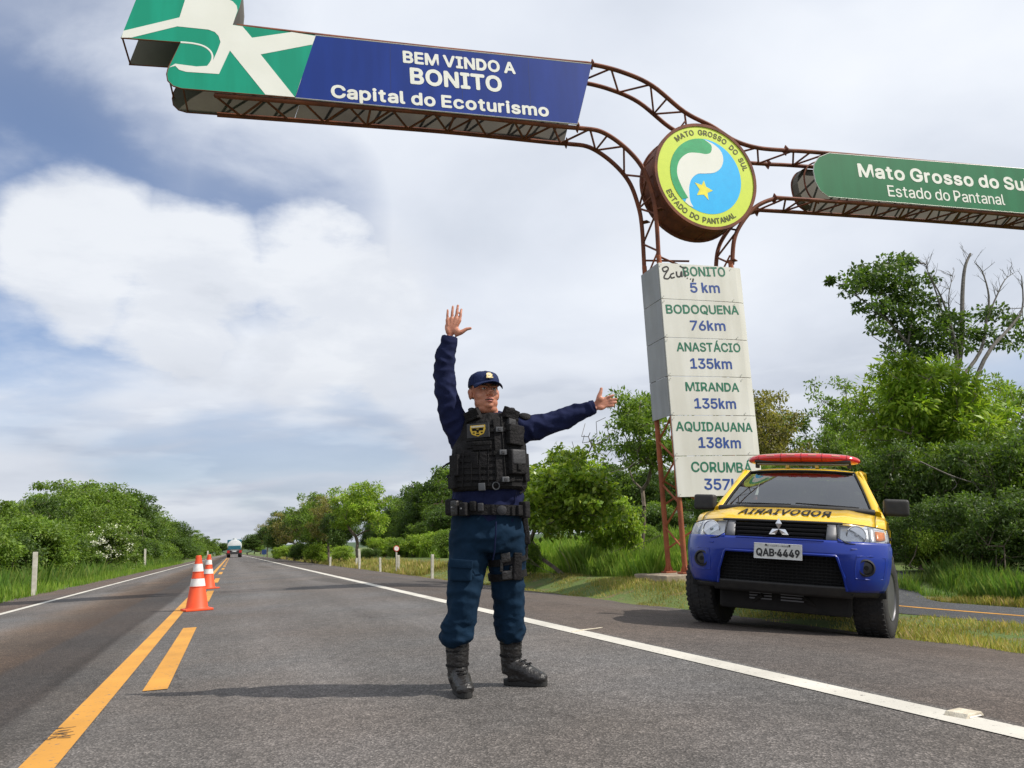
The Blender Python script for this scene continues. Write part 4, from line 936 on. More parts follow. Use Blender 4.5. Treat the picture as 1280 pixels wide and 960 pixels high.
for pts_, ra, rb_ in main:
    c_ = spl([L_(*p) for p in pts_], 4); mb.tube(c_, [ra+(rb_-ra)*i/(len(c_)-1) for i in range(len(c_))], 7); ends.append(c_)
mb.build('trunk', 'dead_wood', hd, smooth=True)
mb = MB()
for c_ in ends[2:8]+ends[1:2]:
    for k in range(13):
        i = rng.integers(len(c_)//3, len(c_)); p = c_[i]; d = Vector((rng.normal()*.5, rng.normal()*.4, .5+rng.random()*.5)).normalized(); L = .3+.5*rng.random()
        q = p+d*L; mb.tube([p, p+d*L*.5+Vector((rng.normal()*.05, 0, 0)), q], [.014, .010, .004], 4)
        for s_ in range(2):
            d2 = (d+Vector((rng.normal()*.6, rng.normal()*.6, .2))).normalized(); b_ = p+d*L*(.4+.4*rng.random()); mb.tube([b_, b_+d2*L*.5], [.007, .003], 3)
mb.build('twigs', 'dead_wood', hd)
clus = [(1078, 350), (1072, 338), (1090, 335), (1060, 350), (1062, 365), (1100, 345), (1112, 326), (1108, 338), (1125, 330), (1132, 324), (1130, 345), (1140, 348), (1085, 360), (1098, 362), (1075, 383), (1090, 388), (1100, 378), (1112, 372), (1120, 385), (1108, 398), (1100, 412), (1115, 415), (1128, 400), (1135, 415), (1125, 430), (1140, 435), (1150, 400), (1152, 385), (1160, 415), (1155, 430), (1165, 440), (1172, 425), (1145, 447), (1130, 447), (1165, 460), (1150, 465), (1180, 405), (1185, 420), (1195, 415), (1205, 400), (1192, 395), (1212, 415), (1180, 440), (1198, 435), (1215, 430), (1135, 362), (1145, 370), (1160, 352), (1038, 352), (1235, 395), (1245, 390), (1225, 388), (1232, 415), (1248, 425), (1262, 400), (1270, 402), (1276, 420), (1265, 430), (1170, 378), (1118, 355), (1222, 420), (1140, 470), (1175, 470), (1118, 440), (1095, 350), (1105, 360), (1115, 365), (1082, 342), (1068, 356), (1128, 385), (1138, 395), (1142, 422), (1150, 415), (1158, 445), (1125, 415), (1105, 385), (1168, 410), (1175, 395), (1188, 432), (1130, 372), (1145, 458), (1155, 372), (1122, 340), (1136, 334)]
Cn = np.array([L_(x+rng.normal()*2, y+rng.normal()*2, rng.normal()*.5+.2) for x, y in clus]); Rn = .34+.24*rng.random(len(Cn)); Rn[48] = .16
quads_obj('crown', leaves_mesh(Cn, Rn, 120, .19, rng, .7, 1.8), 'leaf_dark', hd)
mb = MB()
for i, c in enumerate(Cn):
    if i == 48: mb.tube([c, L_(1062, 358, .3)], [.006, .01], 3); continue
    best = min((Vector(c)-p).length for e in ends for p in e); q = min((p for e in ends for p in e), key=lambda p: (Vector(c)-p).length)
    mb.tube([q, (q+Vector(c))/2+Vector((0, 0, .05)), c], [.02, .014, .006], 4)
mb.build('branch', 'bark', hd, kind='stuff')
# fallen bare branches lying in the thicket
fb = empty('dead_branch', (col_at(1190, 12.2), 12.2, 0), 0, 'bare pale fallen branch caught across the thicket on the right', 'branch'); rng = np.random.default_rng(3)
Y = 12.6; org = np.array(fb.location)
def L2(px, py, dy=0.0):
    p = ray(px, py); t = (Y+dy)/p.y; return np.array([p.x*t, Y+dy, p.z*t+CH])-org
mb = MB()
for pts_, r in (([(1150, 577), (1185, 593), (1215, 603), (1250, 612), (1278, 622)], .018), ([(1188, 594), (1196, 605), (1190, 613)], .010), ([(1215, 600), (1235, 625), (1255, 630)], .012), ([(1200, 575), (1225, 590), (1240, 600)], .009), ([(1240, 668), (1262, 660), (1276, 655)], .008)):
    c_ = spl([L2(*p) for p in pts_], 4); mb.tube(c_, [r*(1-.6*i/len(c_)) for i in range(len(c_))], 5)
mb.build('stem', 'dead_wood', fb)

# ================================================================== GRASS
def grass(name, n, xf, yf, h0, h1, wd, m, rng, lean=.35, seg2=True, dist=None):
    X = xf(rng, n); Y = yf(rng, n, X)
    dn = np.array([noise.noise(Vector((x*.9, y*.55, 4.0)))+.5*noise.noise(Vector((x*2.7, y*2.2, 8.0))) for x, y in zip(X, Y)])
    kp = dn > -.30+rng.random(n)*.22-(.0 if h1 < .3 else .25); X = X[kp]; Y = Y[kp]; dn = dn[kp]; n = len(X); Z = np.array([terrain(x, y) for x, y in zip(X, Y)])-.02
    H_ = (h0+(h1-h0)*rng.random(n)**1.5)*np.clip(1+dn*1.1, .45, 1.7); a = rng.random(n)*6.28; w_ = wd*(.6+.8*rng.random(n))
    s_ = np.stack([np.cos(a), np.sin(a), np.zeros(n)], 1)*w_[:, None]*.5; ld = np.stack([-np.sin(a), np.cos(a), np.zeros(n)], 1)*(lean*H_*(rng.random(n)-.1))[:, None]
    B = np.stack([X, Y, Z], 1); up = np.zeros((n, 3)); up[:, 2] = H_
    V = np.stack([B-s_, B+s_, B+s_*.6+up*.6+ld*.4, B+up*.97+ld], 1).reshape(-1, 3)
    return tag(quads_obj(name, V, m), kind='stuff')
rng = np.random.default_rng(100)
U_ = lambda a, b: (lambda r, n: a+(b-a)*r.random(n))
tag(grass('verge_grass', 60000, U_(-8.8, -4.35), lambda r, n, X: 9+75*r.random(n)**1.7, .05, .26, .022, 'blade_green', rng), 'fresh green grass on the verge left of the road', 'grass')
def clumpy(a, b, yr):
    def xf(r, n):
        s_ = np.clip(r.normal(0, 1, n)*.5, -1, 1); return (a+b)/2+(b-a)/2*s_
    return xf
tag(grass('tall_grass', 55000, lambda r, n: -4.9-3.9*r.random(n)**.6, lambda r, n, X: 18+80*r.random(n)**1.6,   .12, .58, .015, 'blade_tall', rng, .5), 'taller weedy grass along the foot of the left hedge row', 'grass')
tag(grass('mown_grass', 90000, U_(6.02, 8.18), lambda r, n, X: 2.5+32*r.random(n)**1.4, .02, .085, .012, 'blade_dry', rng, .6), 'short yellowish grass strip between shoulder and side path', 'grass')
tag(grass('median_grass', 30000, U_(6.0, 8.1), lambda r, n, X: 28+90*r.random(n)**1.4, .05, .28, .04, 'blade_dry', rng, .5), 'dry short grass along the far median strip', 'grass')
tag(grass('grass_clumps', 80000, lambda r, n: 7.6+1.6*r.random(n)**.8, lambda r, n, X: 13.8+12*r.random(n), .10, .55, .009, 'blade_green', rng, .45), 'tall green grass at the foot of the big glossy bush', 'grass')
tag(grass('field_grass', 60000, lambda r, n: 12.1+16*r.random(n)**1.4, lambda r, n, X: 15+55*r.random(n), .2, .65, .03, 'blade_green', rng, .5), 'tall grass on the bank beyond the side path', 'grass')
tag(grass('thicket_grass', 36000, lambda r, n: 10.1+1.6*r.random(n), lambda r, n, X: 3+7.5*r.random(n), .06, .38, .010, 'blade_tall', rng, .5), 'grass at the foot of the thicket on the right', 'grass')
tag(grass('path_edge_grass', 16000, U_(9.8, 10.3), lambda r, n, X: 2+8*r.random(n), .02, .10, .012, 'blade_dry', rng, .6), 'short grass edge on the far side of the side path', 'grass')

# low wooded hills on the horizon
mat('hill_green', (.030, .060, .022), (.045, .080, .030), rough=.95, scale=.02)
mb = MB(); hv = []
hx = [-1800+i*120 for i in range(42)]
for j, (yy, hh) in enumerate(((1500, -2), (1900, 15), (2500, 24), (3300, 8))):
    for x in hx: hv.append((x, yy+60*noise.noise(Vector((x*.003, j, 1))), hh*(.75+.6*noise.noise(Vector((x*.0016, j*.4, 5))))))
hf = [(j*42+i, j*42+i+1, (j+1)*42+i+1, (j+1)*42+i) for j in range(3) for i in range(41)]
o = MB().add(hv, hf).build('hills', 'hill_green', smooth=True, kind='structure')

# ================================================================== TANKER TRUCK far ahead
mat('tank_white', (.72, .74, .74), (.6, .62, .62), rough=.35, metal=.2); mat('tank_teal', (.02, .13, .18), rough=.4); mat('rubber', (.018, .018, .019), (.03, .028, .026), rough=.85, scale=12, bump=.3); mat('tail_red', (.42, .02, .02), rough=.35); mat('dark_metal', (.03, .03, .032), rough=.6, scale=10)
g_ = ground_at(292, 697); tk = empty('tanker_truck', (g_.x+.1, g_.y, 0), 0, 'tanker truck with white and teal rounded tank driving away far down the road', 'truck')
Mt = Matrix.Translation((0, 0, 1.95)) @ Matrix.Scale(1.15, 4, (1, 0, 0)) @ Matrix.Rotation(-math.pi/2, 4, 'X')
MB().lathe([(.3, 0), (.95, .12), (1.02, .35), (1.02, 8.5), (.9, 8.8)], 24, Mt).build('tank', 'tank_white', tk, smooth=40)
MB().lathe([(1.035, .5), (1.035, 8.2)], 24, Mt, closed=True).build('tank_band', 'tank_teal', tk, smooth=True)
MB().box(-1.0, 1.0, -.02, .10, 1.35, 1.95).build('rear_panel', 'tank_teal', tk, bevel=.03)
MB().lathe([(.3, 0), (.3, .35)], 16, Matrix.Translation((0, 1.0, 2.85))).build('hatch', 'tank_white', tk)
MB().box(-1.15, 1.15, .2, 9.3, .85, 1.05).build('chassis', 'dark_metal', tk); MB().box(-1.15, 1.15, -.05, .06, .55, .95).build('bumper', 'dark_metal', tk, bevel=.02)
for s_ in (-1, 1): MB().box(s_*.95-.22, s_*.95+.22, -.10, -.04, .75, 1.2).build('tail_light', 'tail_red', tk, bevel=.02)
MB().box(-1.2, 1.2, 9.6, 11.6, .8, 3.1).build('cab', 'tank_teal', tk, bevel=.12, seg=3)
for y_ in (1.1, 2.4, 7.4, 10.6):
    for s_ in (-1, 1): MB().lathe([(.2, -.28), (.48, -.27), (.52, -.2), (.52, .2), (.48, .27), (.2, .28)], 20, Matrix.Translation((s_*.92, y_, .52)) @ Matrix.Rotation(math.pi/2, 4, 'Y')).build('wheel', 'rubber', tk, smooth=40)
MB().box(-.3, .3, -.06, -.05, .95, 1.05).build('plate', 'tank_white', tk)
# ================================================================== PICKUP TRUCK
mat('car_yellow', (.80, .50, .004), (.74, .455, .004), rough=.28, scale=2.5, coat=.6); mat('car_blue', (.007, .030, .27), (.006, .026, .24), rough=.35, scale=2.5, coat=.35, spec=.3)
mat('black_plastic', (.014, .014, .015), (.024, .023, .022), rough=.6, scale=14, bump=.15, bscale=200); mat('grille_black', (.022, .022, .024), rough=.38); mat('void_black', (.006, .006, .006), rough=.9)
mat('chrome', (.80, .81, .83), rough=.12, metal=1.0); mat('silver_plastic', (.72, .73, .75), rough=.25, metal=.35); mat('plate_grey', (.60, .60, .57), (.50, .50, .47), rough=.5, scale=30); mat('plate_ink', (.02, .02, .02), rough=.6)
mat('amber', (.75, .22, .02), rough=.25); mat('lamp_red', (.62, .008, .012), (.50, .006, .010), rough=.12, scale=3, coat=.8); mat('lamp_red_dark', (.30, .004, .006), rough=.2); mat('glint_pale', (.85, .45, .35), rough=.2)
mat('seat_cloth', (.08, .08, .085), rough=.9); mat('rim_grey', (.13, .13, .14), rough=.45, metal=.5); mat('grey_paint', (.16, .16, .17), rough=.5); mat('undercarriage', (.006, .0055, .005), (.012, .010, .009), rough=.9, scale=8)
glassmat('windscreen_glass', (.45, .52, .52), .19, .02); glassmat('side_glass', (.10, .11, .11), .06, .02); glassmat('lens_glass', (.93, .95, .97), .05, .03)
mat('sticker_green', (.12, .45, .12), rough=.5); mat('stripe_black', (.014, .012, .008), rough=.7, spec=.15)
PK = Vector((4.56, 6.0, -.14)); car = empty('pickup_truck', PK, 0, 'yellow and blue patrol pickup with red roof light bar parked on the shoulder', 'pickup truck')
car.rotation_euler = (0, 0, 0)
_a, _b, _g = R_(-45.2), R_(-1.8), R_(5.2)
car.matrix_world = Matrix.Translation(PK) @ Matrix.Rotation(_a, 4, 'Z') @ Matrix.Rotation(_b, 4, 'X') @ Matrix.Rotation(_g, 4, 'Y')
_loc, _q, _s = car.matrix_world.decompose(); car.rotation_mode = 'QUATERNION'; car.rotation_quaternion = _q; car.location = _loc
# front fascia as a surface over (t, z): t = -1..1 across, z = height
FZ = [.38, .44, .52, .62, .72, .80, .86, .94, 1.02, 1.06]
FY = [.10, .06, .02, .00, .00, .015, .035, .085, .15, .20]
FH = [.80, .84, .875, .895, .905, .905, .90, .89, .875, .865]
FS = [.30, .34, .38, .40, .41, .42, .43, .46, .50, .52]
ip = lambda z, A: float(np.interp(z, FZ, A))
def fas(t, z, off=0.0):
    hw, y0, sb = ip(z, FH), ip(z, FY), ip(z, FS)
    at = abs(t); y = y0+sb*(.22*at**2+.78*at**5); x = hw*(t if at < .001 else math.copysign(1-(1-at)*1.0, t))
    return (x*(1), y-off, z)
def patch(name, m, ts, zs, off=0.0, thick=.012, parent=None, zf=None, tf=None, holes=None, smooth=True):
    # ts/zs: lists; tf(t, z) warps t, zf(t, z) warps z
    P_ = []
    for z in zs:
        for t in ts:
            tt = tf(t, z) if tf else t; zz = zf(t, z) if zf else z
            P_.append(fas(tt, zz, off))
    n = len(ts); F = []
    for j in range(len(zs)-1):
        for i in range(n-1):
            if holes and holes((ts[i]+ts[i+1])/2, (zs[j]+zs[j+1])/2): continue
            F.append((j*n+i, j*n+i+1, (j+1)*n+i+1, (j+1)*n+i))
    me = bpy.data.meshes.new(name); me.from_pydata(P_, [], F); bm = bmesh.new(); bm.from_mesh(me)
    bmesh.ops.delete(bm, geom=[v for v in bm.verts if not v.link_faces], context='VERTS')
    bmesh.ops.recalc_face_normals(bm, faces=bm.faces); bm.to_mesh(me); bm.free()
    for p in me.polygons: p.use_smooth = smooth
    me.materials.append(MATS[m]); o = bpy.data.objects.new(name, me); link(o, parent or car)
    if thick:
        so_ = o.modifiers.new('s', 'SOLIDIFY'); so_.thickness = thick; so_.offset = 0
    return o
lin = lambda a, b, n: [a+(b-a)*i/(n-1) for i in range(n)]
# openings: lower intake |t| < .66, z .50-.70; grille |t| < .54, z .86-1.03 ; fog lamps t ~ .80, z .60-.70
TK = [-1, -.96, -.90, -.85, -.78, -.72, -.66, -.56, -.46, -.36, -.24, -.12, 0, .12, .24, .36, .46, .56, .66, .72, .78, .85, .90, .96, 1]
ZK = [.435, .46, .48, .52, .56, .60, .65, .70, .735, .76, .80, .84, .862]
def bhole(t, z):
    return (abs(t) < .66 and z < .735)
def tw(t, z):
    # intake narrows toward the top
    if .30 < abs(t) <= .66: 
        k = max(0, (z-.44)/.30); return t*(1-.20*k)
    return t
bumper = patch('front_bumper', 'car_blue', TK, ZK, 0, .02, holes=lambda t, z: bhole(t, z), tf=tw)
# lip around the intake and its depth
lip = [fas(tw(.66*s_ if False else s_*.66, z), z, .004) for s_, z in [(-1, .44), (-1, .56), (-1, .70)]]
ring = [fas(-.66, .44, .006), fas(tw(-.66, .56), .56, .006), fas(tw(-.66, .72), .72, .006)]+[fas(t, .735, .006) for t in lin(-.52, .52, 11)]+[fas(tw(.66, .72), .72, .006), fas(tw(.66, .56), .56, .006), fas(.66, .44, .006)]
MB().tube(ring, .012, 6).build('intake_lip', 'car_blue', car, smooth=True)
MB().box(-.60, .60, .16, .18, .40, .76).build('radiator', 'void_black', car)
mb = MB()
for k in range(9):
    z = .49+k*.028; mb.tube([(x, fas(x/.9, z)[1]+.06, z) for x in lin(-.58, .58, 9)], .0045, 4)
for k in range(33):
    x = -.56+k*.035; mb.tube([(x, fas(x/.9, .48)[1]+.062, .47), (x+.012, fas(x/.9, .72)[1]+.062, .735)], .004, 4)
mb.build('intake_mesh', 'void_black', car, kind='stuff')
patch('skid_strip', 'black_plastic', lin(-.74, .74, 17), [.375, .40, .43, .455, .47], -.006, .02, zf=lambda t, z: z)
if False: patch('intake_bar', 'black_plastic', lin(-.60, .60, 13), [.595, .62], -.03, .02)
MB().box(-.58, .58, .30, .75, .20, .42).build('skid_plate', 'undercarriage', car, bevel=.03)
for x in (-.30, -.02): 
    for k in range(3): MB().box(x, x+.20, .285, .302, .30+k*.026, .312+k*.026).build('skid_slot', 'grey_paint', car)
# bumper crease under the lamps
MB().tube([fas(t, .80, .004) for t in lin(-.98, -.66, 9)], .006, 6).build('crease', 'car_blue', bumper, smooth=True); MB().tube([fas(t, .80, .004) for t in lin(.66, .98, 9)], .006, 6).build('crease', 'car_blue', bumper, smooth=True)
# fog lamps in recessed squarish pockets
for s_ in (-1, 1):
    pk = patch('fog_pocket', 'car_blue', [s_*t for t in (.72, .76, .80, .85, .90, .95)], [.555, .60, .65, .70, .735], .004, .006)
    loop = [fas(s_*t, z, .012) for t, z in ((.71, .55), (.80, .545), (.95, .55), (.955, .64), (.95, .735), (.83, .745), (.71, .74), (.70, .64), (.71, .55))]
    MB().tube(loop, .007, 6).build('pocket_rim', 'car_blue', pk, smooth=True)
    cx2, cy2, cz2 = fas(s_*.79, .645, .0); Mf = Matrix.Translation((cx2, cy2-.005, cz2)) @ Matrix.Rotation(s_*.25, 4, 'Z') @ Matrix.Rotation(math.pi/2, 4, 'X')
    f_ = MB().lathe([(.075, 0), (.075, .022), (.062, .028), (.055, .012), (.054, .0)], 28, Mf).build('fog_lamp', 'black_plastic', car, smooth=35)
    MB().lathe([(.054, .004), (.050, .012), (.02, .017)], 24, Mf).build('lens', 'grille_black', f_, smooth=True)
    MB().lathe([(.02, .012), (.02, .021)], 12, Mf).build('bulb', 'void_black', f_)
# grille
def gt(t, z): return t*(.50+.09*(z-.86)/.17)/.56
patch('grille_back', 'void_black', lin(-.56, .56, 13), [.85, .90, .95, 1.0, 1.035], -.05, .004, tf=None)
for k, z in enumerate((.872, .909, .946, .983)):
    w_ = .425+.08*(z-.86)/.17-.02
    mb = MB(); 
    for zz, yy in ((z-.011, -.012), (z+.009, .0), (z+.011, -.022), (z-.009, -.04)): mb.v += [(fas(t, z)[0], fas(t, z)[1]-yy, zz) for t in lin(-w_, w_, 17)]
    for q in range(4):
        for i in range(16): a = q*17+i; b = ((q+1) % 4)*17+i; mb.f.append((a, a+1, b+1, b))
    mb.build('grille_slat', 'grille_black', car, smooth=30)
for s_ in (-1, 1):
    pts_ = [fas(s_*.42, .855, .004), fas(s_*.46, .90, .004), fas(s_*.495, .96, .006), fas(s_*.51, 1.03, .006)]
    patch('grille_cheek', 'grey_paint', [s_*.45, s_*.50, s_*.56], [.868, .92, .97, 1.02], -.004, .006, zf=lambda t, z: z, tf=lambda t, z: t+(z-.95)*-.35*(1 if t > 0 else -1)*-1*.4)
MB().tube([fas(t, .858, .006) for t in lin(-.42, .42, 15)], .011, 6).build('grille_frame', 'car_blue', car, smooth=True)
MB().tube([fas(t, 1.020, .002) for t in lin(-.60, .60, 15)], .013, 6).build('grille_frame', 'grille_black', car, smooth=True)
# three diamond badge
def diamond(cx, cz, ang, L=.050, wd=.028):
    M = Matrix.Translation((cx, 0, cz)) @ Matrix.Rotation(ang, 4, 'Y'); M2 = M
    vs = [(0, -.062, L), (wd, -.062, 0), (0, -.062, -L), (-wd, -.062, 0), (0, -.074, 0), (0, -.045, L), (wd, -.045, 0), (0, -.045, -L), (-wd, -.045, 0)]
    return [(M2 @ Vector(v)) for v in vs], [(0, 4, 1), (1, 4, 2), (2, 4, 3), (3, 4, 0), (0, 1, 6, 5), (1, 2, 7, 6), (2, 3, 8, 7), (3, 0, 5, 8)]
Mb = Matrix.Translation((0, .105, 0))
for an in (0, 120, 240):
    r_ = .049; cx3, cz3 = r_*math.sin(R_(an)), .945+r_*math.cos(R_(an)); vs_, fs_ = diamond(cx3, cz3, R_(an)); MB().add([Mb @ v for v in vs_], fs_).build('badge_diamond', 'chrome', car)
# headlamps
for s_ in (-1, 1):
    def zlo(t): return np.interp(abs(t), [.545, .62, .78, .92, 1.0], [.890, .850, .828, .842, .872])
    def zhi(t): return np.interp(abs(t), [.545, .62, .78, .92, 1.0], [1.022, 1.022, 1.015, .998, .985])
    tsl = [s_*t for t in lin(.545, 1.0, 13)]; us = lin(0, 1, 7)
    zf_ = lambda t, u: zlo(t)+(zhi(t)-zlo(t))*u
    hl = patch('headlight', 'silver_plastic', tsl, us, -.05, .006, zf=zf_)
    patch('lens', 'lens_glass', tsl, us, .004, 0, parent=hl, zf=zf_)
    for t_, R0_, m_ in ((.715, .077, 'chrome'),):
        c = fas(s_*t_, .926, 0); Mh = Matrix.Translation((c[0], c[1]+.012, c[2]-.002)) @ Matrix.Rotation(s_*.10, 4, 'Z') @ Matrix.Rotation(math.pi/2, 4, 'X')
        MB().lathe([(R0_+.006, 0), (R0_+.006, .012), (R0_, .014), (R0_*.93, .0), (R0_*.75, -.022), (R0_*.4, -.04), (.01, -.045)], 28, Mh).build('reflector', 'chrome', hl, smooth=40)
        MB().lathe([(.018, -.04), (.018, .0), (.008, .004)], 14, Mh).build('bulb', 'silver_plastic', hl, smooth=True)
    patch('turn_signal', 'amber' if s_ > 0 else 'silver_plastic', [s_*t for t in (.885, .91, .94, .965)], lin(0.25, .78, 4), -.028, .006, parent=hl, zf=zf_)
    patch('lamp_bezel', 'silver_plastic', [s_*t for t in (.83, .86, .875)], us, -.03, .01, parent=hl, zf=zf_)
    edge = [fas(t, zlo(t), .003) for t in tsl]+[fas(t, zhi(t), .003) for t in tsl[::-1]]; MB().tube(edge+[edge[0]], .005, 5).build('seal', 'void_black', hl, smooth=True)
    # blue filler between lamp and bumper
    patch('bumper_shoulder', 'car_blue', tsl+[s_*1.0], [.855, .865, .875], 0, .012, zf=lambda t, z: .855+(z-.855)/.02*(zlo(t)-.855))
# number plate
Mp = Matrix.Translation((.0, -.035, .745)) @ Matrix.Rotation(R_(-4), 4, 'X')
pl_ = MB().box(-.205, .205, -.006, .006, -.068, .068, Mp).build('number_plate', 'plate_grey', car, bevel=.003)
def car_text(name, s, w_, cap, M, m, parent, bold):
    vs, fs, wd = text_mesh(s, w_, cap, bold); mb = MB(); stack(mb, [(u-wd/2, 0, v-cap/2) for u, v in vs], fs, bold*cap*1.2, M); return mb.build(name, m, parent)
car_text('lettering', 'QAB·4449', .365, .062, Mp @ Matrix.Translation((0, -.0075, -.012)), 'plate_ink', pl_, .05)
car_text('lettering', 'MS · CAMPO GRANDE', .22, .012, Mp @ Matrix.Translation((0, -.0075, .047)), 'plate_ink', pl_, .0)
MB().tube([Mp @ Vector(v) for v in ((-.203, -.007, -.066), (.203, -.007, -.066), (.203, -.007, .066), (-.203, -.007, .066), (-.203, -.007, -.066))], .003, 4).build('plate_rim', 'silver_plastic', pl_)
for x in (-.1, .1): MB().lathe([(.008, 0), (.008, .005)], 8, Mp @ Matrix.Translation((x, -.006, .055)) @ Matrix.Rotation(math.pi/2, 4, 'X')).build('screw', 'plate_ink', pl_)
# hood
HR = [(.155, 1.035, .60, .02, .0), (.19, 1.052, .865, .50, -.035), (.26, 1.075, .868, .46, -.04), (.42, 1.105, .868, .34, -.05), (.65, 1.135, .866, .18, -.06), (.90, 1.158, .862, .06, -.065), (1.12, 1.172, .855, .0, -.07)]
def hoodpt(t, r):
    # r 0..1 from lip to cowl
    ys_ = [.160, .175, .23, .36, .60, .88, 1.14]; zs_ = [1.022, 1.034, 1.060, 1.098, 1.138, 1.170, 1.188]; rr = [0, .05, .14, .3, .55, .8, 1]
    y = float(np.interp(r, rr, ys_)); z = float(np.interp(r, rr, zs_)); at = abs(t)
    hw = .872-.012*r; sb = (.22*at**2+.78*at**5)*.52*(1-r)**1.6
    z -= (.055+.02*r)*at**3.2 + .02*(1-r)**3*at**2 - .012*math.exp(-((at-.62)/.07)**2)*min(1, r*4); return (hw*t, y+sb-.0*at*at*r*1.0+(-.04*at*at*r), z)
def grid(name, m, f, us, vs, thick=.0, parent=None, smooth=True, holes=None, off=-1):
    P_ = [f(u, v) for v in vs for u in us]; n = len(us); F = [(j*n+i, j*n+i+1, (j+1)*n+i+1, (j+1)*n+i) for j in range(len(vs)-1) for i in range(n-1) if not (holes and holes((us[i]+us[i+1])/2, (vs[j]+vs[j+1])/2))]
    me = bpy.data.meshes.new(name); me.from_pydata(P_, [], F); bm = bmesh.new(); bm.from_mesh(me); bmesh.ops.delete(bm, geom=[v for v in bm.verts if not v.link_faces], context='VERTS'); bmesh.ops.recalc_face_normals(bm, faces=bm.faces); bm.to_mesh(me); bm.free()
    for p in me.polygons: p.use_smooth = smooth
    me.materials.append(MATS[m]); o = bpy.data.objects.new(name, me); link(o, parent or car)
    if thick: q = o.modifiers.new('s', 'SOLIDIFY'); q.thickness = thick; q.offset = off
    return o
HT = lin(-.90, .90, 31)
hood = grid('hood', 'car_yellow', hoodpt, HT, lin(0, 1, 19), .015)
for s_ in (-1, 1):
    grid('fender_top', 'car_yellow', hoodpt, [s_*t for t in (.906, .93, .95, .97, .99, 1.0)], lin(0.0, 1, 19), .01)
for s_ in (-1, 1): MB().tube([(lambda p: (p[0], p[1], p[2]-.001))(hoodpt(s_*.903, r)) for r in lin(0, 1, 15)], .0035, 4).build('hood_seam', 'void_black', hood)
MB().tube([(lambda p: (p[0], p[1]-.004, p[2]-.004))(hoodpt(t, 0)) for t in lin(-.9, .9, 21)], .005, 5).build('hood_seam', 'void_black', hood)
# word across the hood, written in mirror image as the photo shows it
vs, fs, wd = text_mesh('RODOVIARIA', .82, .105, .05)
mb = MB()
def on_hood(u, v, h_):
    x = (wd/2-u); r = .22+(.33*(v/.105))
    # letters read away from the truck: tops point to the cowl
    a = hoodpt(x/.87, r); b = hoodpt(x/.87, r+.02); return (a[0], a[1]-.0, a[2]+h_)
for k, (du, dv) in enumerate([(0, 0), (.004, 0), (-.004, 0), (0, .003), (0, -.003)]):
    mb.add([on_hood(u+du, v+dv, .009+.0002*k) for u, v in vs], fs)
mb.build('lettering', 'stripe_black', hood)
# body sides
def side_poly(cut=True):
    out = [(.50, .42)]
    return out
ARC = lambda yc, r0=.45, n=16, z0=.38: [(yc-r0*math.cos(math.pi*i/n*(1)), z0+r0*math.sin(math.pi*i/n)) for i in range(n+1)]
lower = [(.40, .40), (.42, .40)]
for s_ in (-1, 1):
    bot = [(y, z) for y, z in ARC(.86, .455) if not (y < .60 and z < .60)]+[(1.45, .36), (3.30, .36)]+[(y, z) for y, z in ARC(3.86, .445)]+[(5.0, .46)]
    # blue lower side with real arch openings
    pb = [(.46, .88), (.46, .64)]+[p for p in bot]+[(5.0, .88)]
    x0, x1 = (.850, .872) if s_ > 0 else (-.872, -.850)
    o = MB().prism(pb, x0, x1, None, 'yz').build('side_lower', 'car_blue', car)
    bm = bmesh.new(); bm.from_mesh(o.data); bmesh.ops.triangulate(bm, faces=[f for f in bm.faces if len(f.verts) > 4]); bm.to_mesh(o.data); bm.free()
    pu = [(.50, .882), (.60, 1.00), (1.10, 1.085), (2.9, 1.13), (2.95, 1.08), (5.0, 1.08), (5.0, .882)]
    o = MB().prism(pu, x0+.001*s_, x1+.001*s_, None, 'yz').build('side_upper', 'car_yellow', car, bevel=.004)
    # slanted stripes where the two colours meet
    for k in range(5): MB().prism([(.56+k*.07, .80), (.60+k*.07, .80), (.66+k*.07, .93), (.62+k*.07, .93)], s_*.874, s_*.876, None, 'yz').build('stripe', 'car_yellow', car)
    for yc in (.86, 3.86):
        arc = [(s_*.868, y, z) for y, z in ARC(yc, .452) if not (yc < 2 and y < .62 and z < .58)]
        MB().tube(arc, .026, 8).build('arch_flare', 'car_blue', car, smooth=True)
        grid('wheel_well', 'void_black', lambda u, v, yc=yc: (s_*(.86-.42*v), yc-.455*math.cos(math.pi*u), .38+.455*math.sin(math.pi*u)), lin(0, 1, 13), lin(0, 1, 3), .004)
    # doors, handles, mirror
    for y0_, y1_ in ((1.48, 2.42), (2.46, 3.22)):
        d_ = MB().tube([(s_*.8745, y0_, .42), (s_*.8745, y0_, 1.08), (s_*.8745, y1_, 1.10), (s_*.8745, y1_, .42), (s_*.8745, y0_, .42)], .004, 4).build('door_seam', 'void_black', car)
        MB().box(*sorted((s_*.876, s_*.900)), y1_-.22, y1_-.06, .92, .95).build('door_handle', 'black_plastic', car, bevel=.008)
    mk = MB().box(-.135, .10, -.055, .065, -.085, .085, Matrix.Translation((s_*.945, 1.42, 1.235)) @ Matrix.Scale(s_*-1 if s_ > 0 else 1, 4, (1, 0, 0)) @ Matrix.Rotation(R_(-8), 4, 'Z')).build('mirror', 'black_plastic', car, bevel=.035, seg=4, smooth=True)
    MB().tube([(s_*.80, 1.42, 1.14), (s_*.85, 1.42, 1.165), (s_*.90, 1.42, 1.19)], [.035, .028, .03], 8).build('mirror_arm', 'black_plastic', car, smooth=True)
    MB().box(*sorted((s_*.90, s_*1.10)), 1.478, 1.482, 1.17, 1.30).build('mirror_glass', 'chrome', mk) if False else None
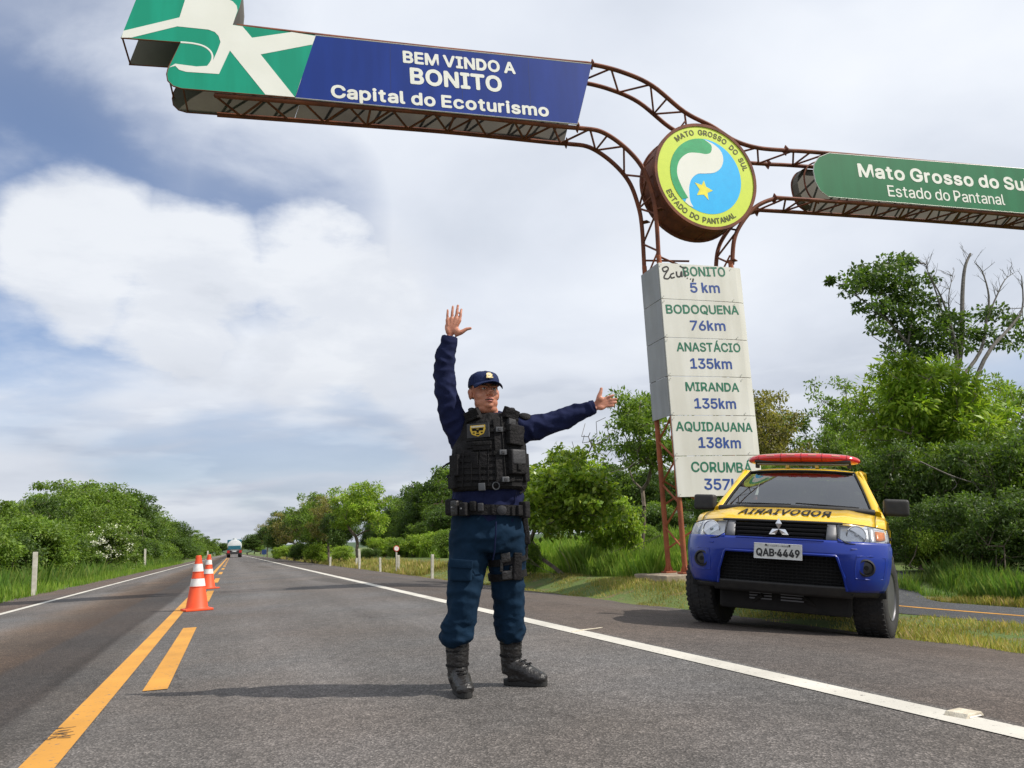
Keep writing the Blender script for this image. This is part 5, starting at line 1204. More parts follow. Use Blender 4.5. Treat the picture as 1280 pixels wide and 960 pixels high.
# front wing skin that carries the nose round to the sides
for s_ in (-1, 1):
    def wing(u, v, s_=s_):
        # u 0..1 from nose corner back to .52 ; v height
        a = fas(s_*1.0, v); y = a[1]+(.62-a[1])*u if v > .84 else a[1]+(max(a[1]+.001, .45)-a[1])*u
        return (a[0]+(s_*.873-a[0])*u, y, v)
    grid('wing', 'car_blue', wing, lin(0, 1, 5), [.52, .56, .60, .70, .80, .862, .885], .01)
    def wing2(u, v, s_=s_):
        a = fas(s_*1.0, .885); b = hoodpt(s_*1.0, .02+.5*u); zz = .885+(b[2]-.885)*v; return ((a[0]*(1-v)+b[0]*v), (.45+.45*u)*(1-v)+b[1]*v if u > 0 else a[1]*(1-v)+b[1]*v, zz)
    grid('wing_top', 'car_yellow', lambda u, v, s_=s_: (lambda b: ((s_*.875)*(1-v)+b[0]*v, max(.50, b[1]), .884+(b[2]-.884)*v))(hoodpt(s_*1.0, .0+1.0*u)), lin(0, 1, 14), lin(0, 1, 5), .008)
# cab: windscreen, pillars, roof
def scr(t, v):
    # v 0 cowl .. 1 roof edge
    hw = .765-.185*v; at = abs(t); return (hw*t, 1.16+.76*v-.0+(.10*(1-v)+.06*v)*at**2.2*1.0, 1.190+.455*v+.018*math.sin(math.pi*v)-.02*at**2.5)
grid('windscreen', 'windscreen_glass', scr, lin(-.955, .955, 21), lin(.02, .965, 11))
mb = MB()
for s_ in (-1, 1):
    pts_ = [scr(s_*1.0, v) for v in lin(-.02, 1.0, 8)]
    MB().tube([(p[0]+s_*.012, p[1]+.008, p[2]-.006) for p in pts_], [.050, .046, .042, .040, .038, .038, .040, .046], 8, flat=.8).build('pillar', 'car_yellow', car, smooth=True)
    MB().tube([(p[0]-s_*.026, p[1]-.010, p[2]+.008) for p in pts_], .011, 6).build('screen_seal', 'void_black', car, smooth=True)
MB().tube([(lambda p: (p[0], p[1]-.008, p[2]+.006))(scr(t, .975)) for t in lin(-.95, .95, 13)], .012, 6).build('screen_seal', 'void_black', car, smooth=True)
MB().tube([(lambda p: (p[0], p[1]-.03, p[2]-.004))(scr(t, .0)) for t in lin(-1.0, 1.0, 13)], .034, 8).build('cowl', 'black_plastic', car, smooth=True)
def roof(t, v):
    at = abs(t); hw = .60+.02*math.sin(math.pi*v); zc_ = 1.655+.055*math.sin(math.pi*min(1, v*1.1))**.8; return (hw*t, 1.90+1.15*v+(.05*at**2*(1-v)), zc_-.05*at**3.5)
grid('roof', 'car_yellow', roof, lin(-1.04, 1.04, 21), lin(0, 1, 9), .02)
for s_ in (-1, 1):
    # side glass and window frames
    q = [(1.30, 1.10), (1.36, 1.18), (1.93, 1.62), (2.42, 1.64), (2.42, 1.11)]
    for poly in (q, [(2.48, 1.11), (2.48, 1.64), (2.95, 1.62), (3.12, 1.12)]):
        def sx(z): return s_*(.838-.24*(z-1.1)/.55)
        me_ = MB(); me_.add([(sx(z), y, z) for y, z in poly], [tuple(range(len(poly)))]); me_.build('side_window', 'side_glass', car)
        me_ = MB(); me_.tube([(sx(z)+s_*.004, y, z) for y, z in poly+[poly[0]]], .024, 6); me_.build('window_frame', 'car_yellow', car, smooth=True)
    MB().tube([(s_*.62, 1.95, 1.62), (s_*.63, 2.5, 1.655), (s_*.62, 3.0, 1.62)], .035, 8).build('roof_rail', 'car_yellow', car, smooth=True)
grid('rear_window', 'side_glass', lambda u, v: ((.72-.12*v)*u, 3.16-.14*v, 1.12+.50*v), [-1, 0, 1], [0, 1])
MB().box(-.85, .85, 1.15, 3.15, .42, .46).build('floor_pan', 'undercarriage', car)
# interior
MB().box(-.78, .78, 1.28, 1.62, 1.00, 1.14).build('dashboard', 'black_plastic', car, bevel=.04, smooth=True)
for s_ in (-1, 1):
    seat = MB().box(s_*.38-.24, s_*.38+.24, 2.15, 2.32, .75, 1.32).build('seat', 'seat_cloth', car, bevel=.06, smooth=True)
    MB().box(s_*.38-.13, s_*.38+.13, 2.20, 2.30, 1.35, 1.52).build('headrest', 'seat_cloth', seat, bevel=.04, smooth=True)
Ms = Matrix.Translation((.38, 1.72, 1.10)) @ Matrix.Rotation(R_(65), 4, 'X')
MB().tube([(Ms @ Vector((.18*math.cos(a), .18*math.sin(a), 0))) for a in [i*math.pi/12 for i in range(25)]], .014, 6).build('steering_wheel', 'black_plastic', car, smooth=True)
MB().box(-.10, .10, 1.86, 1.90, 1.53, 1.59).build('inside_mirror', 'black_plastic', car, bevel=.015)
for x, m_ in ((-.62, 'sticker_green'), (.60, 'plate_grey')): 
    p = scr(x/.62, .93); MB().box(p[0]-.03, p[0]+.03, p[1]-.004, p[1]-.002, p[2]-.02, p[2]+.015).build('sticker', m_, car)
# wipers
for x0_, x1_ in ((-.58, -.02), (.02, .60)):
    a = scr(x1_/.73, .02); b = scr(x0_/.73, .075); MB().tube([(a[0], a[1]-.03, a[2]+.02), ((a[0]+b[0])/2, (a[1]+b[1])/2-.035, (a[2]+b[2])/2+.018), (b[0], b[1]-.018, b[2]+.012)], [.012, .009, .007], 6).build('wiper', 'void_black', car)
# light bar
MB().box(-.50, .50, 2.06, 2.18, 1.725, 1.744).build('roof_bar', 'grey_metal', car, bevel=.006)
for x in (-.50, -.16, .16, .50): MB().box(x-.02, x+.02, 2.08, 2.16, 1.69, 1.75).build('bar_foot', 'car_yellow' if abs(x) < .3 else 'black_plastic', car, bevel=.005)
def barp(t, th):
    x = .615*t; back = .11*abs(t)**2.2; e = (1-abs(t)**9)**.5 if abs(t) < 1 else 0; ry, rz = .145*max(e, .05), .058*max(e, .1); return (x, 2.10+back+ry*math.cos(th), 1.805-.02*abs(t)**2+rz*(math.sin(th)+.25*math.sin(3*th)*0))
lb_ = grid('light_bar', 'lamp_red', lambda u, v: barp(u, v), [-1, -.985, -.96, -.9]+lin(-.8, .8, 17)+[.9, .96, .985, 1], lin(0, 2*math.pi, 17))
for t in (-.78, -.36, .0, .36, .78): MB().tube([barp(t, th) for th in lin(math.pi*.55, math.pi*1.45, 8)], .006, 5).build('segment_rib', 'lamp_red_dark', lb_)
for t in (-.55, -.18, .20, .60): MB().tube([barp(t-.07, math.pi*.86), barp(t, math.pi*.86), barp(t+.07, math.pi*.86)], .007, 5).build('painted_glint', 'glint_pale', lb_)  # white glints on the bar's front, painted as pale strips
MB().box(-.52, .52, 2.02, 2.22, 1.745, 1.775).build('light_bar_base', 'black_plastic', lb_, bevel=.01)
# bed, tailgate, chassis
MB().box(-.85, .85, 3.22, 4.98, .62, .66).build('bed_floor', 'black_plastic', car); MB().box(-.86, .86, 4.96, 5.0, .62, 1.08).build('tailgate', 'car_yellow', car, bevel=.01); MB().box(-.86, .86, 3.20, 3.24, .62, 1.10).build('bed_front', 'car_yellow', car, bevel=.01)
for x in (-.42, .42): MB().box(x-.06, x+.06, .45, 4.9, .40, .54).build('chassis_rail', 'undercarriage', car)
MB().box(-.60, .60, .95, 1.12, .26, .40).build('crossmember', 'undercarriage', car, bevel=.03)
MB().tube([(-.62, .86, .36), (0, .86, .34), (.62, .86, .36)], .05, 8).build('axle', 'undercarriage', car, smooth=True); MB().tube([(-.62, 3.86, .36), (.62, 3.86, .36)], .06, 8).build('axle', 'undercarriage', car, smooth=True); MB().ell((.1, 3.86, .36), (.16, .16, .15)).build('differential', 'undercarriage', car, smooth=True)
MB().box(-.35, .35, .55, 1.6, .30, .5).build('engine_sump', 'undercarriage', car, bevel=.05)
for s_ in (-1, 1):
    MB().tube([(s_*.35, .95, .38), (s_*.62, .86, .30)], .03, 6).build('control_arm', 'undercarriage', car); MB().box(*sorted((s_*.52, s_*.82)), 1.33, 1.345, .20, .48).build('mud_flap', 'black_plastic', car)
for s_ in (-1, 1):
    MB().tube([(s_*.18, .26, .34), (s_*.30, .33, .26), (s_*.18, .40, .22)], .022, 6).build('tow_hook', 'undercarriage', car, smooth=True)
    MB().tube([(s_*.50, .60, .60), (s_*.60, .80, .42)], .035, 8).build('shock_absorber', 'undercarriage', car, smooth=True)
    MB().tube([(s_*.10, .72, .30), (s_*.60, .70, .32)], .016, 6).build('steering_rod', 'undercarriage', car, smooth=True)
    patch('corner_liner', 'black_plastic', [s_*t for t in (.66, .74, .82, .90, .98)], [.39, .41, .437], -.012, .012)
# wheels
STEER = -9
def wheel(s_, yc):
    Mw = Matrix.Translation((s_*.76, yc, .385)) @ Matrix.Rotation(R_(STEER if yc < 2 else 0), 4, 'Z') @ Matrix.Rotation(s_*math.pi/2, 4, 'Y')
    R1, hw = .388, .145
    w_ = MB().lathe([(.22, -hw+.01), (.26, -hw-.004), (.33, -hw-.004), (R1-.018, -hw+.012), (R1-.004, -hw+.03), (R1-.006, 0), (R1-.004, hw-.03), (R1-.018, hw-.012), (.33, hw+.004), (.26, hw+.004), (.22, hw-.01), (.215, 0)], 56, Mw, closed=True).build('wheel', 'rubber', car, smooth=35)
    mb = MB()
    for k in range(44):
        A = Mw @ Matrix.Rotation(2*math.pi*k/44, 4, 'Z')
        mb.box(R1-.012, R1+.001, -.017, .013, hw-.058, hw-.012, A); mb.box(R1-.012, R1+.001, -.013, .017, -hw+.012, -hw+.058, A)
        mb.box(R1-.012, R1+.001, -.014+.005, .014+.005, -.056, -.006, A); mb.box(R1-.012, R1+.001, -.014-.012, .014-.012, .006, .056, A)
    mb.build('tread', 'rubber', w_, kind='stuff')
    MB().lathe([(.225, hw-.015), (.218, hw-.004), (.205, hw-.02), (.195, .05), (.10, .04), (.09, .06), (.045, .075), (.04, .085), (.01, .088)], 40, Mw).build('rim', 'rim_grey', w_, smooth=30)
    for k in range(6):
        A = Mw @ Matrix.Rotation(2*math.pi*k/6, 4, 'Z'); MB().prism([(.05, -.026), (.205, -.040), (.205, .040), (.05, .026)], .055, .085, A, 'xy').build('spoke', 'rim_grey', w_, bevel=.006)
    MB().lathe([(.20, -.10), (.20, -.11)], 30, Mw).build('brake_disc', 'undercarriage', w_)
for s_ in (-1, 1):
    for yc in (.86, 3.86): wheel(s_, yc)
# ================================================================== PERSON
mat('skin', (.50, .215, .135), (.42, .165, .100), rough=.5, scale=18, sub=.12, bump=.05); mat('palm_skin', (.56, .27, .185), (.50, .23, .15), rough=.5, scale=30, sub=.1)
mat('lip', (.40, .12, .10), rough=.45); mat('brow_hair', (.045, .032, .025), rough=.8); mat('hair', (.06, .05, .045), (.03, .025, .02), rough=.8, scale=90); mat('eye_dark', (.02, .012, .01), rough=.2); mat('eye_white', (.55, .5, .47), rough=.3)
mat('navy_cloth', (.008, .011, .040), (.013, .018, .056), rough=.85, scale=7, bump=.45, bscale=9, spec=.12); mat('blue_trousers', (.0045, .0165, .036), (.0065, .023, .049), rough=.85, scale=6, bump=.5, bscale=10, spec=.12)
mat('vest_black', (.011, .0105, .011), (.019, .018, .019), rough=.75, scale=22, bump=.5, bscale=60, spec=.12); mat('webbing', (.018, .017, .018), (.010, .010, .010), rough=.7, scale=40, bump=.4, bscale=150, spec=.12); mat('pouch_grey', (.030, .030, .034), (.020, .020, .023), rough=.65, scale=20, bump=.2)
mat('boot_black', (.012, .011, .011), (.022, .020, .019), rough=.38, scale=20, bump=.35, bscale=60); mat('sole_black', (.018, .017, .016), rough=.8); mat('buckle_grey', (.075, .078, .085), rough=.35); mat('gold_badge', (.62, .46, .16), (.75, .62, .34), rough=.4, scale=60); mat('patch_yellow', (.66, .44, .04), rough=.6); mat('patch_white', (.6, .55, .45), rough=.6); mat('cap_navy', (.014, .022, .065), (.020, .030, .085), rough=.8, scale=20, bump=.3, bscale=80, spec=.12)
O_ = Vector((1.36, 4.30, 0)); DD = O_.length; pn = O_.normalized()
man = empty('person', O_, -math.atan2(pn.x, pn.y), 'uniformed man in black tactical vest and navy cap, one arm raised, one stretched out', 'person')
def PP(px, py, dep=0.0):
    r = ray(px, py); t = (DD+dep)/(r.x*pn.x+r.y*pn.y); p = r*t+Vector((0, 0, CH))-O_
    return Vector((p.x*pn.y-p.y*pn.x, p.x*pn.x+p.y*pn.y, p.z))
K = .00463   # metres per picture pixel at the man
def remesh(mb, name, m, vox, parent, smooth_it=4, fold=None, floor=None):
    me = bpy.data.meshes.new(name); me.from_pydata(mb.v, [], mb.f); o = bpy.data.objects.new(name, me); scene.collection.objects.link(o)
    md = o.modifiers.new('r', 'REMESH'); md.mode = 'VOXEL'; md.voxel_size = vox; md.use_smooth_shade = True
    if smooth_it: s_ = o.modifiers.new('s', 'SMOOTH'); s_.iterations = smooth_it; s_.factor = .5
    dg = bpy.context.evaluated_depsgraph_get(); ne = bpy.data.meshes.new_from_object(o.evaluated_get(dg)); bpy.data.objects.remove(o)
    if fold or floor is not None:
        co = np.empty(len(ne.vertices)*3, np.float32); ne.vertices.foreach_get('co', co); co = co.reshape(-1, 3)
        no = np.empty(len(ne.vertices)*3, np.float32); ne.vertices.foreach_get('normal', no); no = no.reshape(-1, 3)
        if fold:
            for i in range(len(co)): co[i] += no[i]*fold(co[i])
        if floor is not None: co[:, 2] = np.maximum(co[:, 2], floor)
        ne.vertices.foreach_set('co', co.ravel()); ne.update()
    ne.name = name; ne.materials.clear(); ne.materials.append(MATS[m])
    for p in ne.polygons: p.use_smooth = True
    q = bpy.data.objects.new(name, ne); link(q, parent); return q
Hc = PP(605.5, 491, -.02); Mh = Matrix.Translation(Hc) @ Matrix.Rotation(R_(18), 4, 'Z') @ Matrix.Rotation(R_(-3), 4, 'X') @ Matrix.Scale(1.0, 4)
b = MB(); E_ = lambda c, r: b.ell(c, r, 18, 12, Mh); T_ = lambda p, r, flat=1.0: b.tube(p, r, 12, flat=flat)
E_((0, .01, .035), (.079, .096, .085)); E_((0, -.018, -.03), (.069, .073, .084)); E_((0, -.020, -.066), (.069, .066, .050)); E_((0, -.068, -.090), (.027, .022, .019))
E_((0, -.01, -.102), (.066, .062, .040))
for s_ in (-1, 1):
    E_((s_*.038, -.050, -.034), (.027, .029, .030)); E_((s_*.029, -.077, .020), (.032, .017, .011)); E_((s_*.082, .012, -.008), (.012, .022, .034)); E_((s_*.088, .018, .006), (.008, .016, .018))
    E_((s_*.014, -.101, -.031), (.010, .011, .009)); E_((s_*.044, -.030, -.070), (.022, .034, .030))
b.tube([Mh @ Vector((0, -.078, .018)), Mh @ Vector((0, -.098, -.005)), Mh @ Vector((0, -.114, -.027))], [.010, .012, .017], 10)
E_((0, -.087, -.058), (.025, .012, .008)); E_((0, -.085, -.071), (.023, .012, .008))
neck0 = Mh @ Vector((0, .022, -.07)); chest = PP(613, 548, .0); T_([neck0, PP(611, 523, .01), PP(613, 540, .02)], [.066, .070, .085])
T_([PP(613, 535, .02), PP(611, 570, .02), PP(611, 605, .02), PP(611, 640, .02), PP(611, 668, .02)], [.13, .15, .155, .155, .14], .8)
armR = [(578, 543, .02), (563.5, 514, .0), (556, 482, -.03), (557, 450, -.05), (563, 421, -.06)]; armRr = [.052, .048, .048, .042, .031]
armL = [(644, 532, .01), (672, 534, .0), (698, 527, -.01), (720, 517, -.03), (744, 508, -.05)]; armLr = [.062, .056, .046, .038, .030]
T_([PP(*p) for p in armR], armRr); T_([PP(*p) for p in armL], armLr)
legL = [(589, 665, .02), (584, 702, -.01), (580, 738, -.04), (575, 790, -.02), (572, 838, .0)]; legR = [(633, 668, .03), (635, 702, .05), (637, 738, .07), (639, 785, .12), (639, 832, .15)]
T_([PP(*p) for p in legL], [.090, .080, .058, .046, .038]); T_([PP(*p) for p in legR], [.090, .080, .058, .046, .038])
def hand(wrist, palm, fingers, thumb, dep):
    w_ = PP(*wrist, dep)
    for bx, by, tx, ty, bend, r in fingers:
        B = PP(bx, by, dep-.004); Tp = PP(tx, ty, dep+bend); mid = (B+Tp)/2+Vector((0, -.004, 0)); m0 = (w_*.35+B*.65)
        b.tube([w_, m0, B], [.014, .015, .0125], 8); b.tube([B, mid, Tp, Tp+(Tp-mid).normalized()*.003], [r*1.08, r, r*.86, r*.5], 8)
    pc = PP(*palm, dep+.002); return pc
pR = (562.5, 420)
hand(pR, (565, 409), [(559.2, 399, 559.6, 387, -.006, .0080), (564.6, 397.5, 566.2, 382.6, .0, .0088), (570.1, 397.2, 572.5, 381.2, .004, .0090), (575.0, 399.5, 576.8, 386.2, .008, .0086)], None, -.06)
b.ell(tuple(PP(564.5, 409.5, -.062)), (.042, .015, .044), 14, 10); b.ell(tuple(PP(571, 414, -.070)), (.022, .015, .022), 12, 8); b.ell(tuple(PP(560, 413, -.067)), (.016, .014, .028), 12, 8)
b.tube([PP(568.5, 418.5, -.064), PP(576.5, 415.5, -.068), PP(583.5, 411.2, -.068), PP(589.6, 410.2, -.066)], [.016, .0145, .0105, .0085], 10)
pL = (746, 508)
hand(pL, (751, 504), [(756.5, 498, 767.2, 493.8, -.010, .0086), (758.8, 501, 771.2, 498.8, -.012, .0090), (758.8, 504.6, 770.8, 503.0, -.014, .0088), (756.8, 508.2, 767.6, 507.4, -.016, .0080)], None, -.055)
b.ell(tuple(PP(751.5, 504, -.057)), (.040, .015, .036), 14, 10); b.ell(tuple(PP(750, 498.6, -.066)), (.020, .014, .020), 12, 8); b.ell(tuple(PP(751, 509.6, -.063)), (.026, .014, .016), 12, 8)
b.tube([PP(747.5, 502, -.058), PP(748.8, 495.5, -.062), PP(751.2, 489.0, -.062), PP(751.8, 484.2, -.060)], [.016, .0145, .0105, .008], 10)
T_([PP(572, 835, .0), PP(574, 862, -.06)], [.04, .03]); T_([PP(639, 830, .15), PP(655, 850, .10)], [.04, .03])
body = remesh(b, 'body', 'skin', .0048, man, 2)
# face details
for s_ in (-1, 1):
    MB().ell((s_*.030, -.0855, .003), (.0125, .006, .0055), 12, 8, Mh).build('eye', 'eye_white', man, smooth=True); MB().ell((s_*.030, -.0905, .003), (.0052, .003, .005), 10, 6, Mh).build('iris', 'eye_dark', man, smooth=True)
    MB().tube([Mh @ Vector(v) for v in ((s_*.014, -.0885, .010), (s_*.030, -.0945, .013), (s_*.046, -.084, .007))], [.0025, .0035, .002], 6).build('eyelid', 'skin', man, smooth=True)
    MB().tube([Mh @ Vector(v) for v in ((s_*.012, -.0925, .020), (s_*.030, -.0965, .0245), (s_*.050, -.080, .018))], [.004, .0048, .0028], 6).build('eyebrow', 'brow_hair', man, smooth=True)
MB().tube([Mh @ Vector(v) for v in ((-.026, -.086, -.0640), (-.010, -.0985, -.0635), (.010, -.0985, -.0635), (.026, -.086, -.0640))], [.0012, .0022, .0022, .0012], 6).build('mouth_line', 'brow_hair', man, smooth=True)
MB().tube([Mh @ Vector(v) for v in ((-.024, -.086, -.060), (-.008, -.0985, -.0572), (.008, -.0985, -.0572), (.024, -.086, -.060))], [.002, .0042, .0042, .002], 8).build('upper_lip', 'lip', man, smooth=True)
MB().tube([Mh @ Vector(v) for v in ((-.021, -.084, -.069), (-.007, -.096, -.0715), (.007, -.096, -.0715), (.021, -.084, -.069))], [.002, .0048, .0048, .002], 8).build('lower_lip', 'lip', man, smooth=True)
b = MB(); 
for th in range(40, 141, 5): pass
mbh = MB(); mbh.lathe([(.079, -.018), (.083, .01), (.084, .05)], 32, Mh @ Matrix.Translation((0, .014, 0)) @ Matrix.Scale(1.17, 4, (0, 1, 0)), closed=True)
v_ = mbh.v; inv = Mh.inverted(); keep = [i for i, v in enumerate(v_) if (inv @ Vector(v)).y > -.012]
ks = set(keep); mbh.f = [f for f in mbh.f if all(i in ks for i in f)]; mbh.build('hair', 'hair', man, smooth=True)
# cap
cap_ = MB(); pr = [(1.0, 0.0), (1.005, .012), (.985, .030), (.93, .050), (.80, .068), (.58, .080), (.30, .0865), (.05, .088)]
Mc_ = Mh @ Matrix.Translation((0, .008, .040)) @ Matrix.Rotation(R_(4), 4, 'X') @ Matrix.Scale(.0905, 4, (1, 0, 0)) @ Matrix.Scale(.108, 4, (0, 1, 0))
cap_.lathe(pr, 40, Mc_); cap = cap_.build('cap', 'cap_navy', man, smooth=50)
MB().ell((0, 0, .0885), (.09, .08, .004), 10, 5, Mc_).build('button', 'cap_navy', cap, smooth=True)
for a in range(6): MB().tube([Mc_ @ Vector(((r*1.005)*math.cos(a*math.pi/3+.5), (r*1.005)*math.sin(a*math.pi/3+.5), z+.001)) for r, z in pr[1:]], .0012, 4).build('seam', 'navy_cloth', cap)
vs = []; fs = []; nb = 17
for j in range(7):
    q = j/6
    for i in range(nb):
        a = R_(-66+132*i/(nb-1)); rx_, ry_ = .0905, .108; ex = .072*q*math.cos(a*.95)**.6
        vs.append(Vector((math.sin(a)*(rx_+.004*q), -math.cos(a)*ry_-ex+.008, .044-.016*q*q-.020*abs(math.sin(a))**2*(.3+q))))
for j in range(6):
    for i in range(nb-1): fs.append((j*nb+i, j*nb+i+1, (j+1)*nb+i+1, (j+1)*nb+i))
brim = MB().add([Mh @ v for v in vs], fs).build('brim', 'cap_navy', cap, smooth=True); q = brim.modifiers.new('s', 'SOLIDIFY'); q.thickness = .004
bd = [(.018*math.cos(a)*(1+.10*math.cos(5*a)), .016*math.sin(a)*(1+.06*math.sin(7*a))) for a in [i*math.pi/16 for i in range(32)]]
Mbd = Mh @ Matrix.Translation((0, -.1035, .080)) @ Matrix.Rotation(R_(-24), 4, 'X')
MB().prism(bd, -.004, .004, Mbd).build('badge', 'gold_badge', cap, bevel=.0015); MB().prism([(x*.5, z*.5) for x, z in bd], -.006, -.003, Mbd).build('badge_crest', 'patch_white', cap)
MB().box(-.020, .020, -.0045, .004, -.022, -.015, Mbd).build('badge_ribbon', 'gold_badge', cap)
# shirt
def fold_fn(amp, sx, sz, seed):
    def f(c):
        n1 = noise.noise(Vector((c[0]*sx, c[1]*sx, c[2]*sz+seed))); n2 = noise.noise(Vector((c[0]*sx*2.2+7, c[1]*sx*2.2, c[2]*sz*2.1+seed)))
        return amp*((1-abs(n1)*2.6)*.8+n2*.7)
    return f
b = MB(); T_ = lambda p, r, flat=1.0: b.tube(p, r, 16, flat=flat)
T_([PP(562.3, 421.5, -.06), PP(560.5, 430, -.058), PP(556.3, 447, -.05), PP(554.8, 468, -.035), PP(557.5, 492, -.02), PP(563.5, 516, .0), PP(574, 540, .02), PP(590, 560, .03)], [.043, .048, .056, .059, .063, .070, .086, .095])
T_([PP(743, 508.3, -.05), PP(732, 511.5, -.045), PP(718, 517, -.03), PP(700, 526, -.01), PP(678, 533, .0), PP(655, 536, .01), PP(632, 545, .02)], [.036, .043, .053, .063, .069, .078, .095])
T_([PP(613, 520, .025), PP(613, 526, .02)], [.064, .085]); T_([PP(588, 531, .015), PP(612, 528, .02), PP(640, 529, .015)], [.062, .068, .062])
T_([PP(612, 530, .02), PP(611, 560, .02), PP(610, 590, .02), PP(610, 618, .02), PP(609, 640, .02), PP(609, 655, .02)], [.15, .185, .195, .20, .20, .19], .78)
def hole_neck(c): return 0
shirt = remesh(b, 'shirt', 'navy_cloth', .0072, man, 4, fold_fn(.0095, 12, 14, 3.0))
for p, q, r in (((562.3, 421.2, -.06), (561.2, 428, -.058), .046), ((743.6, 508.2, -.05), (738, 509.8, -.048), .039)):
    a_, b2 = PP(*p), PP(*q); MB().tube([a_, a_*.9+b2*.1, b2], [r-.002, r+.001, r+.003], 18).build('cuff', 'navy_cloth', man, smooth=40)
# collar
Cc = PP(612.5, 523.5, .012)
MB().lathe([(.078, -.02), (.073, .02), (.070, .040), (.076, .038), (.080, .0), (.088, -.025)], 28, Matrix.Translation(Cc) @ Matrix.Rotation(R_(14), 4, 'X') @ Matrix.Scale(.95, 4, (0, 1, 0)), closed=True).build('collar', 'navy_cloth', man, smooth=60)
# shoulder tab
MB().ell((0, 0, 0), (.042, .035, .014), 14, 8, Matrix.Translation(PP(657, 520.5, -.035)) @ Matrix.Rotation(R_(14), 4, 'Y') @ Matrix.Rotation(R_(35), 4, 'X')).build('shoulder_patch', 'webbing', man, smooth=True)
# trousers
b = MB()
T_([PP(609, 640, .02), PP(609, 655, .02), PP(610, 672, .02), PP(611, 690, .02)], [.195, .205, .215, .17], .78)
T_([PP(588.5, 668, .01), PP(586.5, 690, .0), PP(583, 715, -.02), PP(580, 740, -.035), PP(577.5, 768, -.025), PP(572.5, 785, -.015), PP(571.3, 797, -.01), PP(573, 803, -.005)], [.120, .115, .102, .090, .082, .088, .091, .072])
T_([PP(633, 668, .03), PP(634.5, 690, .045), PP(634, 715, .06), PP(635, 740, .07), PP(636.5, 765, .10), PP(637.5, 782, .12), PP(638, 790, .13), PP(638.5, 798, .14)], [.120, .110, .100, .092, .083, .085, .086, .068])
trs = remesh(b, 'trousers', 'blue_trousers', .008, man, 5, lambda c, f1=fold_fn(.0085, 10, 13, 9.0), f2=fold_fn(.0060, 13, 22, 1.0): f1(c)+(f2(c) if c[2] < .38 else 0))
for (x0_, y0_, x1_, y1_, dd) in ((568, 703, 590, 726, -.135),):
    c = PP(577, 713, -.125); MB().box(-.062, .058, -.012, .02, -.058, .055, Matrix.Translation(c) @ Matrix.Rotation(R_(4), 4, 'Y') @ Matrix.Rotation(R_(-10), 4, 'Z')).build('cargo_pocket', 'blue_trousers', man, bevel=.012, seg=3, smooth=True)
    MB().box(-.066, .062, -.020, -.008, .012, .058, Matrix.Translation(c) @ Matrix.Rotation(R_(6), 4, 'Y') @ Matrix.Rotation(R_(-10), 4, 'Z')).build('pocket_flap', 'blue_trousers', man, bevel=.006, seg=2, smooth=True)
MB().tube([PP(620, 652, -.155), PP(619.5, 668, -.165), PP(618, 690, -.14), PP(616, 700, -.10)], .004, 6).build('fly_seam', 'navy_cloth', man, smooth=True)
# boots
def boot(shaft, heel, toe, name='boot'):
    b = MB(); top, ank = shaft; h = Vector((heel.x, heel.y, .045)); t_ = Vector((toe.x, toe.y, .040)); d = (t_-h).normalized()
    b.tube([top, (top+ank)/2, ank], [.066, .062, .056], 16); b.tube([ank, Vector((h.x, h.y, .06))], [.056, .050], 14)
    instep = h.lerp(t_, .45); instep.z = .085; mid = h.lerp(t_, .72); mid.z = .056
    b.tube([ank+Vector((0, 0, -.02)), instep, mid, t_], [.056, .052, .050, .043], 16, flat=.9); b.tube([h, h.lerp(t_, .5), t_], [.045, .047, .047], 14, flat=.85); b.ell((t_.x, t_.y, .042), (.047, .047, .036))
    o = remesh(b, name, 'boot_black', .0065, man, 3, fold_fn(.0025, 22, 40, 5.0), .006)
    sd = Vector((-d.y, d.x, 0)); out = []
    for i in range(28):
        a = 2*math.pi*i/28; ca, sa = math.cos(a), math.sin(a); L = (t_-h).length/2+.043; wv = .043+.004*ca
        p = h.lerp(t_, .5)+d*(L*math.copysign(abs(ca)**.75, ca))+sd*(wv*math.copysign(abs(sa)**.75, sa)); out.append((p.x, p.y))
    MB().prism(out, .001, .034, None, 'xy').build('sole', 'sole_black', o, bevel=.005)
    for k in range(8):
        q = k/7
        if k < 5: c = top.lerp(ank, .22+.19*k); c = c+d*(.061-.002*k)
        else: c = Vector(ank).lerp(mid, (k-4)*.24)+Vector((0, 0, .045))+d*.03
        MB().tube([c-sd*.026-d*.012, c-sd*.01+d*.004+Vector((0, 0, .003)), c+sd*.01+d*.004, c+sd*.026-d*.012], .0038, 6).build('lace', 'webbing', o, smooth=True)
    for z_ in (.35, .75):
        c = top.lerp(ank, z_); MB().lathe([(.0635, -.006), (.0655, 0), (.0635, .006)], 20, Matrix.Translation(c), closed=True).build('ankle_strap', 'webbing', o, smooth=True)
a1 = PP(571.5, 797, -.0); a2 = PP(572, 842, -.0)
boot((a1, a2), Vector((a2.x, a2.y+.03, 0)), Vector((a2.x+.045, a2.y-.150, 0)))
a1 = PP(638.5, 790, .14); a2 = PP(638.5, 828, .155)
boot((a1, a2), Vector((a2.x-.005, a2.y+.0, 0)), Vector((a2.x+.155, a2.y-.085, 0)))
